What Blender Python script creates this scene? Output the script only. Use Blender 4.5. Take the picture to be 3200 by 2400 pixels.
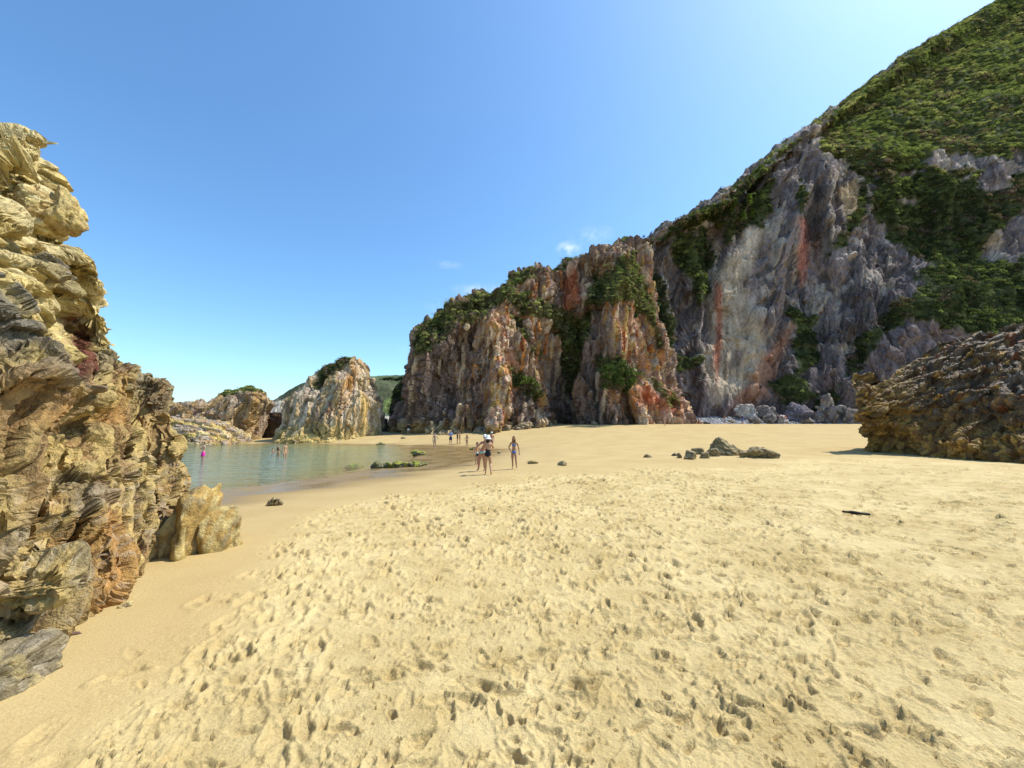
import bpy, bmesh, math, random
import numpy as np
from mathutils import Vector, Matrix

for o in list(bpy.data.objects): bpy.data.objects.remove(o)
SC = bpy.context.scene
COL = SC.collection
random.seed(7)

# ------------------------------------------------------------------ camera
F, CX, CY, CAMZ = 1200.0, 1600.0, 1200.0, 2.16      # photograph pixels (3200 x 2400), metres
PITCH = math.atan((1330.0 - CY) / F)
cam_d = bpy.data.cameras.new('camera'); cam = bpy.data.objects.new('camera', cam_d); COL.objects.link(cam)
cam_d.sensor_width = 36.0; cam_d.lens = 36.0 * F / 3200.0; cam_d.clip_start = 0.05; cam_d.clip_end = 9000
cam.location = (0, 0, CAMZ); cam.rotation_euler = (math.pi / 2 + PITCH, 0, 0)
SC.camera = cam
# ------------------------------------------------------------------ sky and sun
SUN_AZ = math.radians(75)        # clockwise from +Y
SUN_EL = math.radians(56)
world = bpy.data.worlds.new('World'); SC.world = world; world.use_nodes = True
wn, wl = world.node_tree.nodes, world.node_tree.links
wn.clear()
w_out = wn.new('ShaderNodeOutputWorld'); w_bg = wn.new('ShaderNodeBackground'); w_sky = wn.new('ShaderNodeTexSky')
w_sky.sky_type = 'NISHITA'; w_sky.sun_disc = False
w_sky.sun_elevation = SUN_EL; w_sky.sun_rotation = SUN_AZ
w_sky.air_density = 1.0; w_sky.dust_density = 0.95; w_sky.ozone_density = 2.0; w_sky.altitude = 0
w_bg.inputs['Strength'].default_value = 0.15
w_hs = wn.new('ShaderNodeHueSaturation'); w_hs.inputs['Saturation'].default_value = 1.12
w_gr = wn.new('ShaderNodeMix'); w_gr.data_type = 'RGBA'; w_gr.blend_type = 'MULTIPLY'; w_gr.inputs[0].default_value = 1.0; w_gr.inputs[7].default_value = (0.86, 1.06, 1.12, 1)
wl.new(w_sky.outputs[0], w_hs.inputs['Color']); wl.new(w_hs.outputs[0], w_gr.inputs[6]); 
w_tc = wn.new('ShaderNodeTexCoord'); w_last = w_gr.outputs[2]
for (cpx, cpy, cw, ch, cs, ca) in [(1778, 776, 30, 16, 34, 0.95), (1510, 908, 70, 16, 22, 0.55), (1410, 955, 60, 22, 20, 0.6), (1400, 828, 40, 10, 26, 0.3), (1850, 735, 55, 18, 26, 0.35), (1285, 1090, 30, 6, 30, 0.3)]:
    a_ = math.atan2((cpx - CX), F); e_ = PITCH + math.atan2(-(cpy - CY), F * 1.0); v_ = Vector(((cpx - CX) / F, math.cos(PITCH) + (cpy - CY) / F * math.sin(PITCH), math.sin(PITCH) - (cpy - CY) / F * math.cos(PITCH))); k_ = v_.length; v_.normalize()
    sb = wn.new('ShaderNodeVectorMath'); sb.operation = 'SUBTRACT'; sb.inputs[1].default_value = v_; wl.new(w_tc.outputs['Generated'], sb.inputs[0])
    ml_ = wn.new('ShaderNodeVectorMath'); ml_.operation = 'MULTIPLY'; ml_.inputs[1].default_value = (F / cw * k_ / 1.2, F / cw * k_ / 1.2, F / ch * k_ / 1.2); wl.new(sb.outputs[0], ml_.inputs[0])
    ln_ = wn.new('ShaderNodeVectorMath'); ln_.operation = 'LENGTH'; wl.new(ml_.outputs[0], ln_.inputs[0])
    nz = wn.new('ShaderNodeTexNoise'); nz.inputs['Scale'].default_value = cs; nz.inputs['Detail'].default_value = 6; nz.inputs['Roughness'].default_value = 0.62; wl.new(w_tc.outputs['Generated'], nz.inputs['Vector'])
    f1 = wn.new('ShaderNodeMapRange'); f1.inputs[1].default_value = 1.3; f1.inputs[2].default_value = 0.1; wl.new(ln_.outputs['Value'], f1.inputs[0])
    f2 = wn.new('ShaderNodeMapRange'); f2.inputs[1].default_value = 0.42; f2.inputs[2].default_value = 0.72; wl.new(nz.outputs['Fac'], f2.inputs[0])
    mm = wn.new('ShaderNodeMath'); mm.operation = 'MULTIPLY'; wl.new(f1.outputs[0], mm.inputs[0]); wl.new(f2.outputs[0], mm.inputs[1])
    m2 = wn.new('ShaderNodeMath'); m2.operation = 'MULTIPLY'; m2.inputs[1].default_value = ca; wl.new(mm.outputs[0], m2.inputs[0])
    mx_ = wn.new('ShaderNodeMix'); mx_.data_type = 'RGBA'; wl.new(m2.outputs[0], mx_.inputs[0]); wl.new(w_last, mx_.inputs[6]); mx_.inputs[7].default_value = (5.2, 5.6, 5.9, 1); w_last = mx_.outputs[2]
wl.new(w_last, w_bg.inputs['Color']); wl.new(w_bg.outputs[0], w_out.inputs['Surface'])
sun_d = bpy.data.lights.new('sun', 'SUN'); sun = bpy.data.objects.new('sun', sun_d); COL.objects.link(sun)
sun_d.energy = 4.1; sun_d.angle = math.radians(0.53); sun_d.color = (1.0, 0.95, 0.86)
SUNV = Vector((math.sin(SUN_AZ) * math.cos(SUN_EL), math.cos(SUN_AZ) * math.cos(SUN_EL), math.sin(SUN_EL)))
sun.rotation_euler = SUNV.to_track_quat('Z', 'Y').to_euler(); sun.location = (30, 20, 60)
SC.view_settings.view_transform = 'Standard'; SC.view_settings.look = 'None'
SC.view_settings.exposure = 0.6; SC.view_settings.gamma = 1.0; SC.view_settings.use_curve_mapping = False
SC.render.resolution_x, SC.render.resolution_y = 1024, 768

# ------------------------------------------------------------------ pixel <-> world helpers
SP, CP = math.sin(PITCH), math.cos(PITCH)
def W(px, py, depth):
    """world point on the ray of photograph pixel (px,py) at forward distance depth"""
    dx = (px - CX) / F; dy = -(py - CY) / F
    d = np.array([dx, CP - dy * SP, SP + dy * CP])
    return np.array([0, 0, CAMZ]) + d * (depth / d[1])
def WZ(px, py, z):
    dx = (px - CX) / F; dy = -(py - CY) / F
    d = np.array([dx, CP - dy * SP, SP + dy * CP])
    return np.array([0, 0, CAMZ]) + d * ((z - CAMZ) / d[2])
def PROJ(P):
    x, y, z = P[..., 0], P[..., 1], P[..., 2] - CAMZ
    f = np.maximum(y * CP + z * SP, 0.05); u = -y * SP + z * CP
    return CX + F * x / f, CY - F * u / f

# ------------------------------------------------------------------ noise
def hsh(i, j, k, seed):
    i = i.astype(np.int64).astype(np.uint32); j = j.astype(np.int64).astype(np.uint32); k = k.astype(np.int64).astype(np.uint32)
    h = i * np.uint32(374761393) + j * np.uint32(668265263) + k * np.uint32(2147483647 ^ 0x5bd1e995) + np.uint32((seed * 144665 + 12345) & 0xffffffff)
    h = (h ^ (h >> np.uint32(13))) * np.uint32(1274126177)
    h = (h ^ (h >> np.uint32(16))) * np.uint32(2246822519)
    h = h ^ (h >> np.uint32(15))
    return (h & np.uint32(0xffffff)).astype(np.float32) / np.float32(16777216.0)
def vnoise(p, seed=0):
    f = np.floor(p); t = (p - f).astype(np.float32); t = t * t * t * (t * (t * 6 - 15) + 10)
    r = 0
    for a in (0, 1):
        wa = t[:, 0] if a else 1 - t[:, 0]
        for b in (0, 1):
            wb = t[:, 1] if b else 1 - t[:, 1]
            for c in (0, 1):
                wc = t[:, 2] if c else 1 - t[:, 2]
                r = r + wa * wb * wc * hsh(f[:, 0] + a, f[:, 1] + b, f[:, 2] + c, seed)
    return r * 2 - 1
ROT = np.array([[0.36, 0.48, -0.8], [-0.8, 0.6, 0.0], [0.48, 0.64, 0.6]])
def fbm(p, sc, octv=4, seed=0, gain=0.5, ridge=False):
    q = p / np.asarray(sc, dtype=float); s = 0; a = 1.0; tot = 0
    for o in range(octv):
        n = vnoise(q, seed + o * 17)
        if ridge: n = 1 - 2 * np.abs(n)
        s = s + a * n; tot += a; a *= gain; q = q @ ROT.T * 2.03 + 5.17
    return s / tot
def blocks(p, sc, seed=0, jit=0.85, tilt=0.6, M=None):
    """angular joint blocks: per cell offset with a tilted face, joint closeness, cell hash"""
    q = p if M is None else p @ M.T
    q = q / np.asarray(sc, dtype=float)
    b = np.floor(q - 0.5)
    d1 = np.full(len(q), 9e9, np.float32); d2 = d1.copy()
    bi = np.zeros((len(q), 3)); bc = np.zeros((len(q), 3))
    for a in (0, 1):
        for c in (0, 1):
            for e in (0, 1):
                ci = b + np.array([a, c, e])
                cc = ci + 0.5 + jit * (np.stack([hsh(ci[:, 0], ci[:, 1], ci[:, 2], seed + s) for s in (1, 2, 3)], 1) - 0.5)
                d = np.sum((q - cc) ** 2, 1).astype(np.float32)
                m = d < d1
                d2 = np.where(m, d1, np.minimum(d2, d)); d1 = np.where(m, d, d1)
                bi[m] = ci[m]; bc[m] = cc[m]
    h = hsh(bi[:, 0], bi[:, 1], bi[:, 2], seed + 7)
    rv = np.stack([hsh(bi[:, 0], bi[:, 1], bi[:, 2], seed + s) for s in (11, 12, 13)], 1) - 0.5
    off = (h - 0.5) + tilt * np.sum((q - bc) * rv * 2, 1)
    joint = np.clip(1 - (np.sqrt(d2) - np.sqrt(d1)) / 0.13, 0, 1)
    return off.astype(np.float32), joint, h
def sstep(a, b, x):
    t = np.clip((x - a) / (b - a), 0, 1); return t * t * (3 - 2 * t)
def polysd(px, py, poly):
    """signed distance to polygon, positive inside"""
    P = np.asarray(poly, float); n = len(P)
    best = np.full(px.shape, 9e9); ins = np.zeros(px.shape, bool)
    for i in range(n):
        ax, ay = P[i]; bx, by = P[(i + 1) % n]
        ex, ey = bx - ax, by - ay; L = ex * ex + ey * ey + 1e-9
        t = np.clip(((px - ax) * ex + (py - ay) * ey) / L, 0, 1)
        best = np.minimum(best, (px - ax - t * ex) ** 2 + (py - ay - t * ey) ** 2)
        c = ((ay > py) != (by > py)) & (px < ex * (py - ay) / (ey + 1e-12) + ax)
        ins ^= c
    return np.sqrt(best) * np.where(ins, 1, -1)
def linesd(px, py, line):
    P = np.asarray(line, float); best = np.full(px.shape, 9e9)
    for i in range(len(P) - 1):
        ax, ay = P[i]; ex, ey = P[i + 1] - P[i]
        t = np.clip(((px - ax) * ex + (py - ay) * ey) / (ex * ex + ey * ey + 1e-9), 0, 1)
        best = np.minimum(best, (px - ax - t * ex) ** 2 + (py - ay - t * ey) ** 2)
    return np.sqrt(best)
def lin(r, g, b):
    c = np.array([r, g, b]) / 255.0
    return np.where(c <= 0.04045, c / 12.92, ((c + 0.055) / 1.055) ** 2.4)

# ------------------------------------------------------------------ mesh helpers
def mesh_obj(name, V, Fq, mat=None, smooth=True, parent=None, attrs=None, tris=None):
    me = bpy.data.meshes.new(name)
    V = np.asarray(V, np.float32); Fq = np.asarray(Fq, np.int32)
    nq = len(Fq); nt = 0 if tris is None else len(tris)
    loops = Fq.ravel() if nt == 0 else np.concatenate([Fq.ravel(), np.asarray(tris, np.int32).ravel()])
    k = Fq.shape[1] if nq else 4
    me.vertices.add(len(V)); me.vertices.foreach_set('co', V.ravel())
    me.loops.add(len(loops)); me.loops.foreach_set('vertex_index', loops.astype(np.int32))
    me.polygons.add(nq + nt)
    starts = np.concatenate([np.arange(nq) * k, nq * k + np.arange(nt) * 3]).astype(np.int32)
    me.polygons.foreach_set('loop_start', starts)
    me.polygons.foreach_set('use_smooth', np.full(nq + nt, smooth))
    me.update(calc_edges=True)
    if attrs:
        for an, av in attrs.items():
            av = np.asarray(av, np.float32)
            if av.ndim == 1:
                a = me.attributes.new(an, 'FLOAT', 'POINT'); a.data.foreach_set('value', av)
            else:
                a = me.attributes.new(an, 'FLOAT_COLOR', 'POINT')
                if av.shape[1] == 3: av = np.concatenate([av, np.ones((len(av), 1), np.float32)], 1)
                a.data.foreach_set('color', av.ravel())
    if mat: me.materials.append(mat)
    o = bpy.data.objects.new(name, me); COL.objects.link(o)
    if parent: o.parent = parent
    return o
def grid_faces(nv, nu, closed=False):
    i = np.arange(nv - 1)[:, None]; j = np.arange(nu if closed else nu - 1)[None, :]
    j2 = (j + 1) % nu
    return np.stack([i * nu + j, i * nu + j2, (i + 1) * nu + j2, (i + 1) * nu + j], -1).reshape(-1, 4)
def interp1(C, n, axis, closed=False, weights=None):
    """non-uniform Catmull-Rom resampling of control array C along axis"""
    C = np.moveaxis(C, axis, 0)
    if closed: C = np.concatenate([C, C[:1]], 0)
    seg = np.linalg.norm(np.diff(C, axis=0), axis=-1).reshape(len(C) - 1, -1).mean(1) + 1e-6
    t = np.concatenate([[0], np.cumsum(seg if weights is None else seg * np.asarray(weights))])
    tan = np.zeros_like(C); dt = np.diff(t).reshape((-1,) + (1,) * (C.ndim - 1)); sl = np.diff(C, axis=0) / dt
    tan[1:-1] = (sl[:-1] * dt[1:] + sl[1:] * dt[:-1]) / (dt[1:] + dt[:-1])
    if closed:
        tan[0] = tan[-1] = (sl[-1] * dt[0] + sl[0] * dt[-1]) / (dt[0] + dt[-1])
    else: tan[0] = sl[0]; tan[-1] = sl[-1]
    x = np.linspace(0, t[-1], n, endpoint=not closed)
    k = np.clip(np.searchsorted(t, x, 'right') - 1, 0, len(t) - 2)
    h = (t[k + 1] - t[k]); s = ((x - t[k]) / h).reshape((-1,) + (1,) * (C.ndim - 1)); h = h.reshape(s.shape)
    R = (2 * s**3 - 3 * s**2 + 1) * C[k] + (s**3 - 2 * s**2 + s) * h * tan[k] + (-2 * s**3 + 3 * s**2) * C[k + 1] + (s**3 - s**2) * h * tan[k + 1]
    return np.moveaxis(R, 0, axis)
def loft(C, nv, nu, closed=False, wu=None, wv=None):
    C = np.asarray(C, float)
    return interp1(interp1(C, nu, 1, closed, wu), nv, 0, False, wv)
def gnormals(P, closed=False):
    du = (np.roll(P, -1, 1) - np.roll(P, 1, 1)) if closed else np.gradient(P, axis=1)
    dv = np.gradient(P, axis=0)
    n = np.cross(du, dv); return n / (np.linalg.norm(n, axis=-1, keepdims=True) + 1e-9)
def silo(levels, K=14, p=0.75, top=0.25):
    """closed contours from silhouette rows (py, left px, right px, centre depth, half thickness)"""
    C = []
    for (py, l, r, d, th) in levels:
        a = W(l, py, d); b = W(r, py, d); c = (a + b) / 2; hw = (b[0] - a[0]) / 2
        ring = []
        for k in range(K):
            t = 2 * math.pi * k / K - math.pi / 2 - math.pi
            s, q = math.sin(t), math.cos(t)
            ring.append([c[0] + hw * math.copysign(abs(q) ** p, q), c[1] + th * math.copysign(abs(s) ** p, s), c[2]])
        C.append(ring)
    last = np.array(C[-1]); ctr = last.mean(0)
    C.append(list(ctr + (last - ctr) * 0.55 + [0, 0, top * 0.7])); C.append(list(ctr + (last - ctr) * 0.02 + [0, 0, top]))
    return np.array(C)

# ------------------------------------------------------------------ material helpers
class NT:
    def __init__(s, name):
        s.m = bpy.data.materials.new(name); s.m.use_nodes = True
        s.t = s.m.node_tree; s.t.nodes.clear(); s.out = s.n('ShaderNodeOutputMaterial')
    def n(s, ty, **kw):
        nd = s.t.nodes.new(ty)
        for k, v in kw.items():
            if k.startswith('_'): setattr(nd, k[1:], v)
            else: nd.inputs[k].default_value = v
        return nd
    def l(s, a, b): s.t.links.new(a, b)
    def noise(s, vec, scale, detail=4, rough=0.55, dist=0.0):
        nd = s.n('ShaderNodeTexNoise', Scale=scale, Detail=detail, Roughness=rough, Distortion=dist)
        if vec is not None: s.l(vec, nd.inputs['Vector'])
        return nd.outputs['Fac']
    def ramp(s, fac, stops):
        nd = s.n('ShaderNodeValToRGB'); cr = nd.color_ramp
        while len(cr.elements) < len(stops): cr.elements.new(0.5)
        for e, (p, c) in zip(cr.elements, stops):
            e.position = p; e.color = (c, c, c, 1) if not hasattr(c, '__len__') else (c[0], c[1], c[2], 1)
        s.l(fac, nd.inputs[0]); return nd.outputs[0]
    def mix(s, fac, a, b, blend='MIX'):
        nd = s.n('ShaderNodeMix', _data_type='RGBA', _blend_type=blend)
        for v, i in ((fac, 0), (a, 6), (b, 7)):
            if hasattr(v, 'is_linked') or hasattr(v, 'links'): s.l(v, nd.inputs[i])
            elif i == 0: nd.inputs[0].default_value = v
            else: nd.inputs[i].default_value = (v[0], v[1], v[2], 1)
        return nd.outputs[2]
    def math(s, op, a, b=0.0, c=0.0, clamp=False):
        nd = s.n('ShaderNodeMath', _operation=op, _use_clamp=clamp)
        for i, v in enumerate((a, b, c)):
            if hasattr(v, 'links'): s.l(v, nd.inputs[i])
            else: nd.inputs[i].default_value = v
        return nd.outputs[0]
    def attr(s, name, out='Color', ty='GEOMETRY'):
        nd = s.n('ShaderNodeAttribute', _attribute_name=name, _attribute_type=ty); return nd.outputs[out]
    def bump(s, h, strength, dist, normal=None):
        nd = s.n('ShaderNodeBump', Strength=strength, Distance=dist); s.l(h, nd.inputs['Height'])
        if normal is not None: s.l(normal, nd.inputs['Normal'])
        return nd.outputs[0]
    def pbr(s, color, rough=0.85, normal=None, spec=0.3, **kw):
        nd = s.n('ShaderNodeBsdfPrincipled')
        for v, k in ((color, 'Base Color'), (rough, 'Roughness'), (spec, 'Specular IOR Level')):
            if hasattr(v, 'links'): s.l(v, nd.inputs[k])
            elif hasattr(v, '__len__'): nd.inputs[k].default_value = (v[0], v[1], v[2], 1)
            else: nd.inputs[k].default_value = v
        if normal is not None: s.l(normal, nd.inputs['Normal'])
        for k, v in kw.items(): nd.inputs[k.replace('_', ' ')].default_value = v
        s.l(nd.outputs[0], s.out.inputs[0]); return nd

def rock_material(name, unit, rough=0.85, spec=0.3, bumpd=1.0, stretch=(1, 1, 1), speck=0.0, crackw=0.08):
    """vertex colour broken up by grain at the size 'unit' metres, with fine relief"""
    t = NT(name); co = t.n('ShaderNodeNewGeometry').outputs['Position']
    mp = t.n('ShaderNodeMapping'); mp.inputs['Scale'].default_value = stretch; t.l(co, mp.inputs[0]); v = mp.outputs[0]
    n1 = t.noise(v, 0.5 / unit, 5, 0.6, 0.6); n2 = t.noise(v, 2.4 / unit, 6, 0.65); n3 = t.noise(co, 9.0 / unit, 3, 0.6)
    g = t.math('ADD', t.math('MULTIPLY', t.ramp(n1, [(0.3, 0.0), (0.7, 1.0)]), 0.5), t.math('MULTIPLY', t.ramp(n2, [(0.3, 0.0), (0.7, 1.0)]), 0.5))
    k = t.ramp(g, [(0.15, 0.55), (0.5, 0.95), (0.85, 1.4)])
    c = t.mix(1.0, t.attr('Col'), k, 'MULTIPLY')
    if speck > 0:
        sp = t.n('ShaderNodeTexVoronoi', Scale=6.0 / unit); t.l(co, sp.inputs['Vector'])
        c = t.mix(t.math('MULTIPLY', t.ramp(sp.outputs['Distance'], [(0.12, 1.0), (0.22, 0.0)]), speck), c, (0.5, 0.46, 0.4))
    vb = t.n('ShaderNodeTexVoronoi', _feature='DISTANCE_TO_EDGE', Scale=0.9 / unit); 
    wv = t.n('ShaderNodeVectorMath', _operation='ADD'); t.l(v, wv.inputs[0])
    wn_ = t.n('ShaderNodeTexNoise', Scale=1.2 / unit, Detail=3.0); t.l(v, wn_.inputs['Vector'])
    sc_ = t.n('ShaderNodeVectorMath', _operation='SCALE'); sc_.inputs['Scale'].default_value = unit * 0.9; t.l(wn_.outputs['Color'], sc_.inputs[0]); t.l(sc_.outputs[0], wv.inputs[1])
    t.l(wv.outputs[0], vb.inputs['Vector'])
    crack = t.ramp(vb.outputs['Distance'], [(0.0, 0.0), (0.08, 1.0)])
    hgt = t.math('ADD', t.math('MULTIPLY', n2, 0.9), t.math('ADD', t.math('MULTIPLY', n3, 0.3), t.math('MULTIPLY', crack, crackw)))
    nb = t.bump(hgt, 0.9, unit * 0.35 * bumpd)
    t.pbr(c, rough, nb, spec)
    return t.m

def tag(o, label=None, cat=None, group=None, kind=None):
    if label: o['label'] = label
    if cat: o['category'] = cat
    if group: o['group'] = group
    if kind: o['kind'] = kind
    return o

# ================================================================== GROUND
WATER_Z = -0.30
gctl = [  # photograph pixel, forward distance -> ground height follows
    (1524, 1484, 17.5), (1607, 1466, 18.8), (1408, 1389, 49), (1357, 1401, 46), (1535, 1405, 38), (1460, 1398, 45),
    (1750, 1326, 62), (2000, 1325, 62), (2300, 1325, 62), (2700, 1325, 60), (2200, 1303, 79), (2321, 1317, 76), (2600, 1315, 76),
    (1420, 1350, 61), (1740, 1332, 64), (1276, 1355, 68), (1200, 1345, 80), (1060, 1366, 60), (1120, 1360, 62), (880, 1371, 62), (840, 1371, 66),
    (2250, 1425, 23.5), (2750, 1410, 26), (2900, 1432, 22.0), (3180, 1462, 16.8), (1800, 1370, 44), (2200, 1370, 42), (1700, 1420, 27)]
GP = [W(*c) for c in gctl]
GP += [np.array(q, float) for q in [(0, 0, 0), (0, 3, 0), (4, 4, 0), (8, 8, 0.05), (-4.2, 3, 0.06), (-5.4, 6, 0.04), (-2, 8, 0), (-2, 12, -0.05), (-8, 9, -0.1), (4, 12, 0.03), (10, 14, 0.12), (-4, -6, 0), (6, -6, 0.1), (20, 0, 0.4),
       (110, 70, 6.0), (60, 90, 6), (20, 95, 4.5), (-30, 110, 3), (-70, 80, -0.5), (-60, 20, -0.4), (0, -60, 0.3), (60, -20, 1.5)]]
GP = np.array(GP)
def _tps(r2): return np.where(r2 > 1e-9, 0.5 * r2 * np.log(r2 + 1e-12), 0)
_n = len(GP); _A = np.zeros((_n + 3, _n + 3))
_A[:_n, :_n] = _tps(((GP[:, None, :2] - GP[None, :, :2]) ** 2).sum(-1)) + np.eye(_n) * 30.0
_A[:_n, _n] = 1; _A[:_n, _n + 1:] = GP[:, :2]; _A[_n:, :_n] = _A[:_n, _n:].T
_w = np.linalg.solve(_A, np.concatenate([GP[:, 2], [0, 0, 0]]))
POOL = [WZ(px, py, WATER_Z)[:2] for px, py in [(-200, 1600), (300, 1580), (560, 1556), (700, 1533), (850, 1514), (1000, 1494), (1090, 1478), (1180, 1462), (1262, 1446), (1305, 1426), (1300, 1408), (1262, 1392), (1225, 1388), (1100, 1390), (1060, 1386), (930, 1385), (880, 1384), (840, 1384), (790, 1388), (700, 1384), (600, 1380), (400, 1380), (200, 1400)]]
WETP = [WZ(px, py, -0.2)[:2] for px, py in [(300, 1600), (560, 1585), (760, 1560), (1000, 1530), (1200, 1497), (1400, 1467), (1500, 1447), (1560, 1425), (1590, 1408), (1500, 1396), (1400, 1391), (1330, 1389), (1262, 1390), (1240, 1420), (1000, 1480), (700, 1520), (300, 1560)]]
def base_z(x, y):
    x = np.asarray(x, float); y = np.asarray(y, float); sh = x.shape
    x = np.clip(x.ravel(), -90, 120); y = np.clip(y.ravel(), -60, 110); z = np.full(len(x), _w[_n])
    z += _w[_n + 1] * x + _w[_n + 2] * y
    for i in range(_n):
        z += _w[i] * _tps((x - GP[i, 0]) ** 2 + (y - GP[i, 1]) ** 2)
    return z.reshape(sh)
def ground_z(x, y):
    b = base_z(x, y); x = np.asarray(x, float); y = np.asarray(y, float)
    b = np.minimum(b, CAMZ + 0.0040 * np.maximum(y, 0) - 0.004 * np.maximum(-10 - x, 0))
    d = polysd(x, y, POOL)
    inside = WATER_Z - 0.55 * (1 - np.exp(-np.maximum(d, 0) / 5.0)) - 0.03 * np.minimum(np.maximum(d, 0), 4)
    t = sstep(0, 7, -d)
    out = (1 - t) * (WATER_Z + 0.022 * np.maximum(-d, 0) + 0.01) + t * np.maximum(b, WATER_Z + 0.05)
    return np.where(d > 0, inside, out)
def gz(x, y): return float(ground_z(np.array([x]), np.array([y]))[0])
def G(px, py):
    """where the ray of a photograph pixel meets the ground"""
    dx = (px - CX) / F; dy = -(py - CY) / F
    d = np.array([dx, CP - dy * SP, SP + dy * CP]); d = d / d[1]
    ys = np.concatenate([np.arange(2, 40, 0.05), np.arange(40, 110, 0.2)])
    Z = CAMZ + d[2] * ys - ground_z(d[0] * ys, ys)
    k = np.argmax(Z < 0) if (Z < 0).any() else len(ys) - 1
    y = ys[k]; return np.array([d[0] * y, y, gz(d[0] * y, y)])

def build_sand():
    rs = [0.05, 0.4, 0.8, 1.2, 1.6, 1.9]; r = 2.1
    while r < 95:
        rs.append(r)
        if r < 16: dr = min(max(0.85 * r * r / 830.0, 0.0085), 0.046)
        elif r < 40: dr = 0.046 + (r - 16) * 0.009
        else: dr = r * 0.02
        r += dr
    rs += [100, 120, 150, 220, 400, 900, 2000, 5000]
    rs = np.array(rs); fine = np.radians(np.linspace(-60, 60, 690)); coarse = np.radians(np.linspace(60, 300, 44)[1:-1])
    th = np.concatenate([fine, coarse]); nr, na = len(rs), len(th)
    X = rs[:, None] * np.sin(th)[None]; Y = rs[:, None] * np.cos(th)[None]
    Z = ground_z(X, Y)
    far = sstep(95, 150, np.sqrt(X * X + Y * Y)); Z = Z * (1 - far) + far * 1.0
    x, y = X.ravel(), Y.ravel(); p3 = np.stack([x, y, np.zeros_like(x)], 1)
    d = polysd(x, y, POOL)
    # where the dry sand is trodden up
    yl = np.where(x < -1.3, 10.2 + (x + 6.3) * 1.0, 15.2 + (x + 1.3) * 0.32)
    tr = sstep(1.8, -2.2, y - yl + 1.6 * fbm(p3, 3.0, 2, 3)) * sstep(-3.9, -2.2, x + 0.25 * (y - 3) + 0.6 * fbm(p3, 1.5, 2, 5))
    far_tr = 0.22 * sstep(4, 9, x - 6) * sstep(34, 20, y)
    tr = np.maximum(tr, far_tr)
    near = sstep(60, 25, y)
    dz = 0.03 * fbm(p3, 2.2, 3, 21) * near + 0.012 * tr * fbm(p3, 0.45, 3, 22)
    n1 = fbm(p3, 0.16, 3, 23); dz += 0.007 * tr * n1 * sstep(30, 8, y)
    crumb = np.maximum(fbm(p3, 0.055, 2, 29) - 0.25, 0); patch = sstep(-0.05, 0.35, fbm(p3, 0.8, 3, 31))
    dz += 0.075 * crumb * patch * tr * sstep(16, 5, y)
    nearm = np.where((y < 16) & (tr > 0.05))[0]; pn = p3[nearm]; pn = pn + 0.05 * np.stack([fbm(pn, 0.3, 2, 33), fbm(pn, 0.3, 2, 34), np.zeros(len(pn))], 1)
    cb1, cj1, ch1 = blocks(pn, (0.26, 0.2, 1), 35, 0.9, 0.9); cb2, cj2, ch2 = blocks(pn, (0.09, 0.075, 1), 36, 0.9, 0.9)
    crust = sstep(-0.1, 0.3, fbm(pn, 1.1, 3, 37)) * tr[nearm] * sstep(16, 7, y[nearm])
    dz[nearm] += crust * (0.016 * cb1 + 0.010 * cb2 - 0.007 * cj1 ** 2)
    dz = dz.reshape(nr, na)
    # footprints: steep sided dents with a low rim
    rng = np.random.default_rng(4); trg = tr.reshape(nr, na)
    spots = []
    heads = [0.55, 0.95, 1.35, -0.35, 2.6]
    for i in range(560):      # walking lines
        a = rng.uniform(-0.95, 0.95); rr = 2.0 + 25 * rng.random() ** 1.05
        px, py = rr * math.sin(a), rr * math.cos(a); hd = heads[rng.integers(5)] + rng.normal(0, 0.22) + 3.14159 * (rng.random() < 0.5)
        big = rng.uniform(0.7, 1.15); dp0 = rng.uniform(0.35, 1.25)
        for s in range(rng.integers(4, 13)):
            sd = 1 if s % 2 else -1
            spots.append((px + sd * 0.1 * math.cos(hd) + rng.normal(0, 0.04), py - sd * 0.1 * math.sin(hd), hd + rng.normal(0, 0.2), big * rng.uniform(0.9, 1.1), dp0 * rng.uniform(0.7, 1.2)))
            px += 0.66 * math.sin(hd); py += 0.66 * math.cos(hd); hd += rng.normal(0, 0.08)
    for i in range(7500):     # scuffs and kicked up bits
        a = rng.uniform(-1.05, 1.05); rr = 2.0 + 23 * rng.random() ** 1.05
        spots.append((rr * math.sin(a), rr * math.cos(a), rng.uniform(0, 6.28), 0.12 + 0.45 * rng.random() ** 2.4, rng.uniform(0.5, 1.5)))
    for (fx, fy, hd, sc, dp) in spots:
        R = math.hypot(fx, fy); A = math.atan2(fx, fy)
        if abs(A) > 1.03 or R < 1.9: continue
        sc = sc * (1 + 0.03 * R); L = 0.34 * sc
        i0 = np.searchsorted(rs, R - L); i1 = np.searchsorted(rs, R + L); da = L / R
        j0 = max(np.searchsorted(fine, A - da), 0); j1 = np.searchsorted(fine, A + da)
        if i1 - i0 < 2 or j1 - j0 < 2: continue
        t0 = trg[(i0 + i1) // 2, (j0 + j1) // 2]
        if t0 < 0.12 or (t0 < 0.5 and rng.random() > t0 * 1.2): continue
        xx = X[i0:i1, j0:j1] - fx; yy = Y[i0:i1, j0:j1] - fy
        u = (xx * math.sin(hd) + yy * math.cos(hd)) / (0.125 * sc); v = (xx * math.cos(hd) - yy * math.sin(hd)) / (0.05 * sc)
        v = v * (1 + 0.25 * np.sin(u * 1.7 + hd)) - 0.25 * np.cos(u * 1.5 + fx * 9)
        q = np.sqrt(u * u + v * v) + 0.12 * np.sin(np.arctan2(v, u) * 5 + fx * 31) 
        dep = 0.023 * (1 + 0.20 * min(R, 15)) * dp * (0.5 + 0.5 * sc) * min(1, 0.5 + t0 * 0.7)
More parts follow.
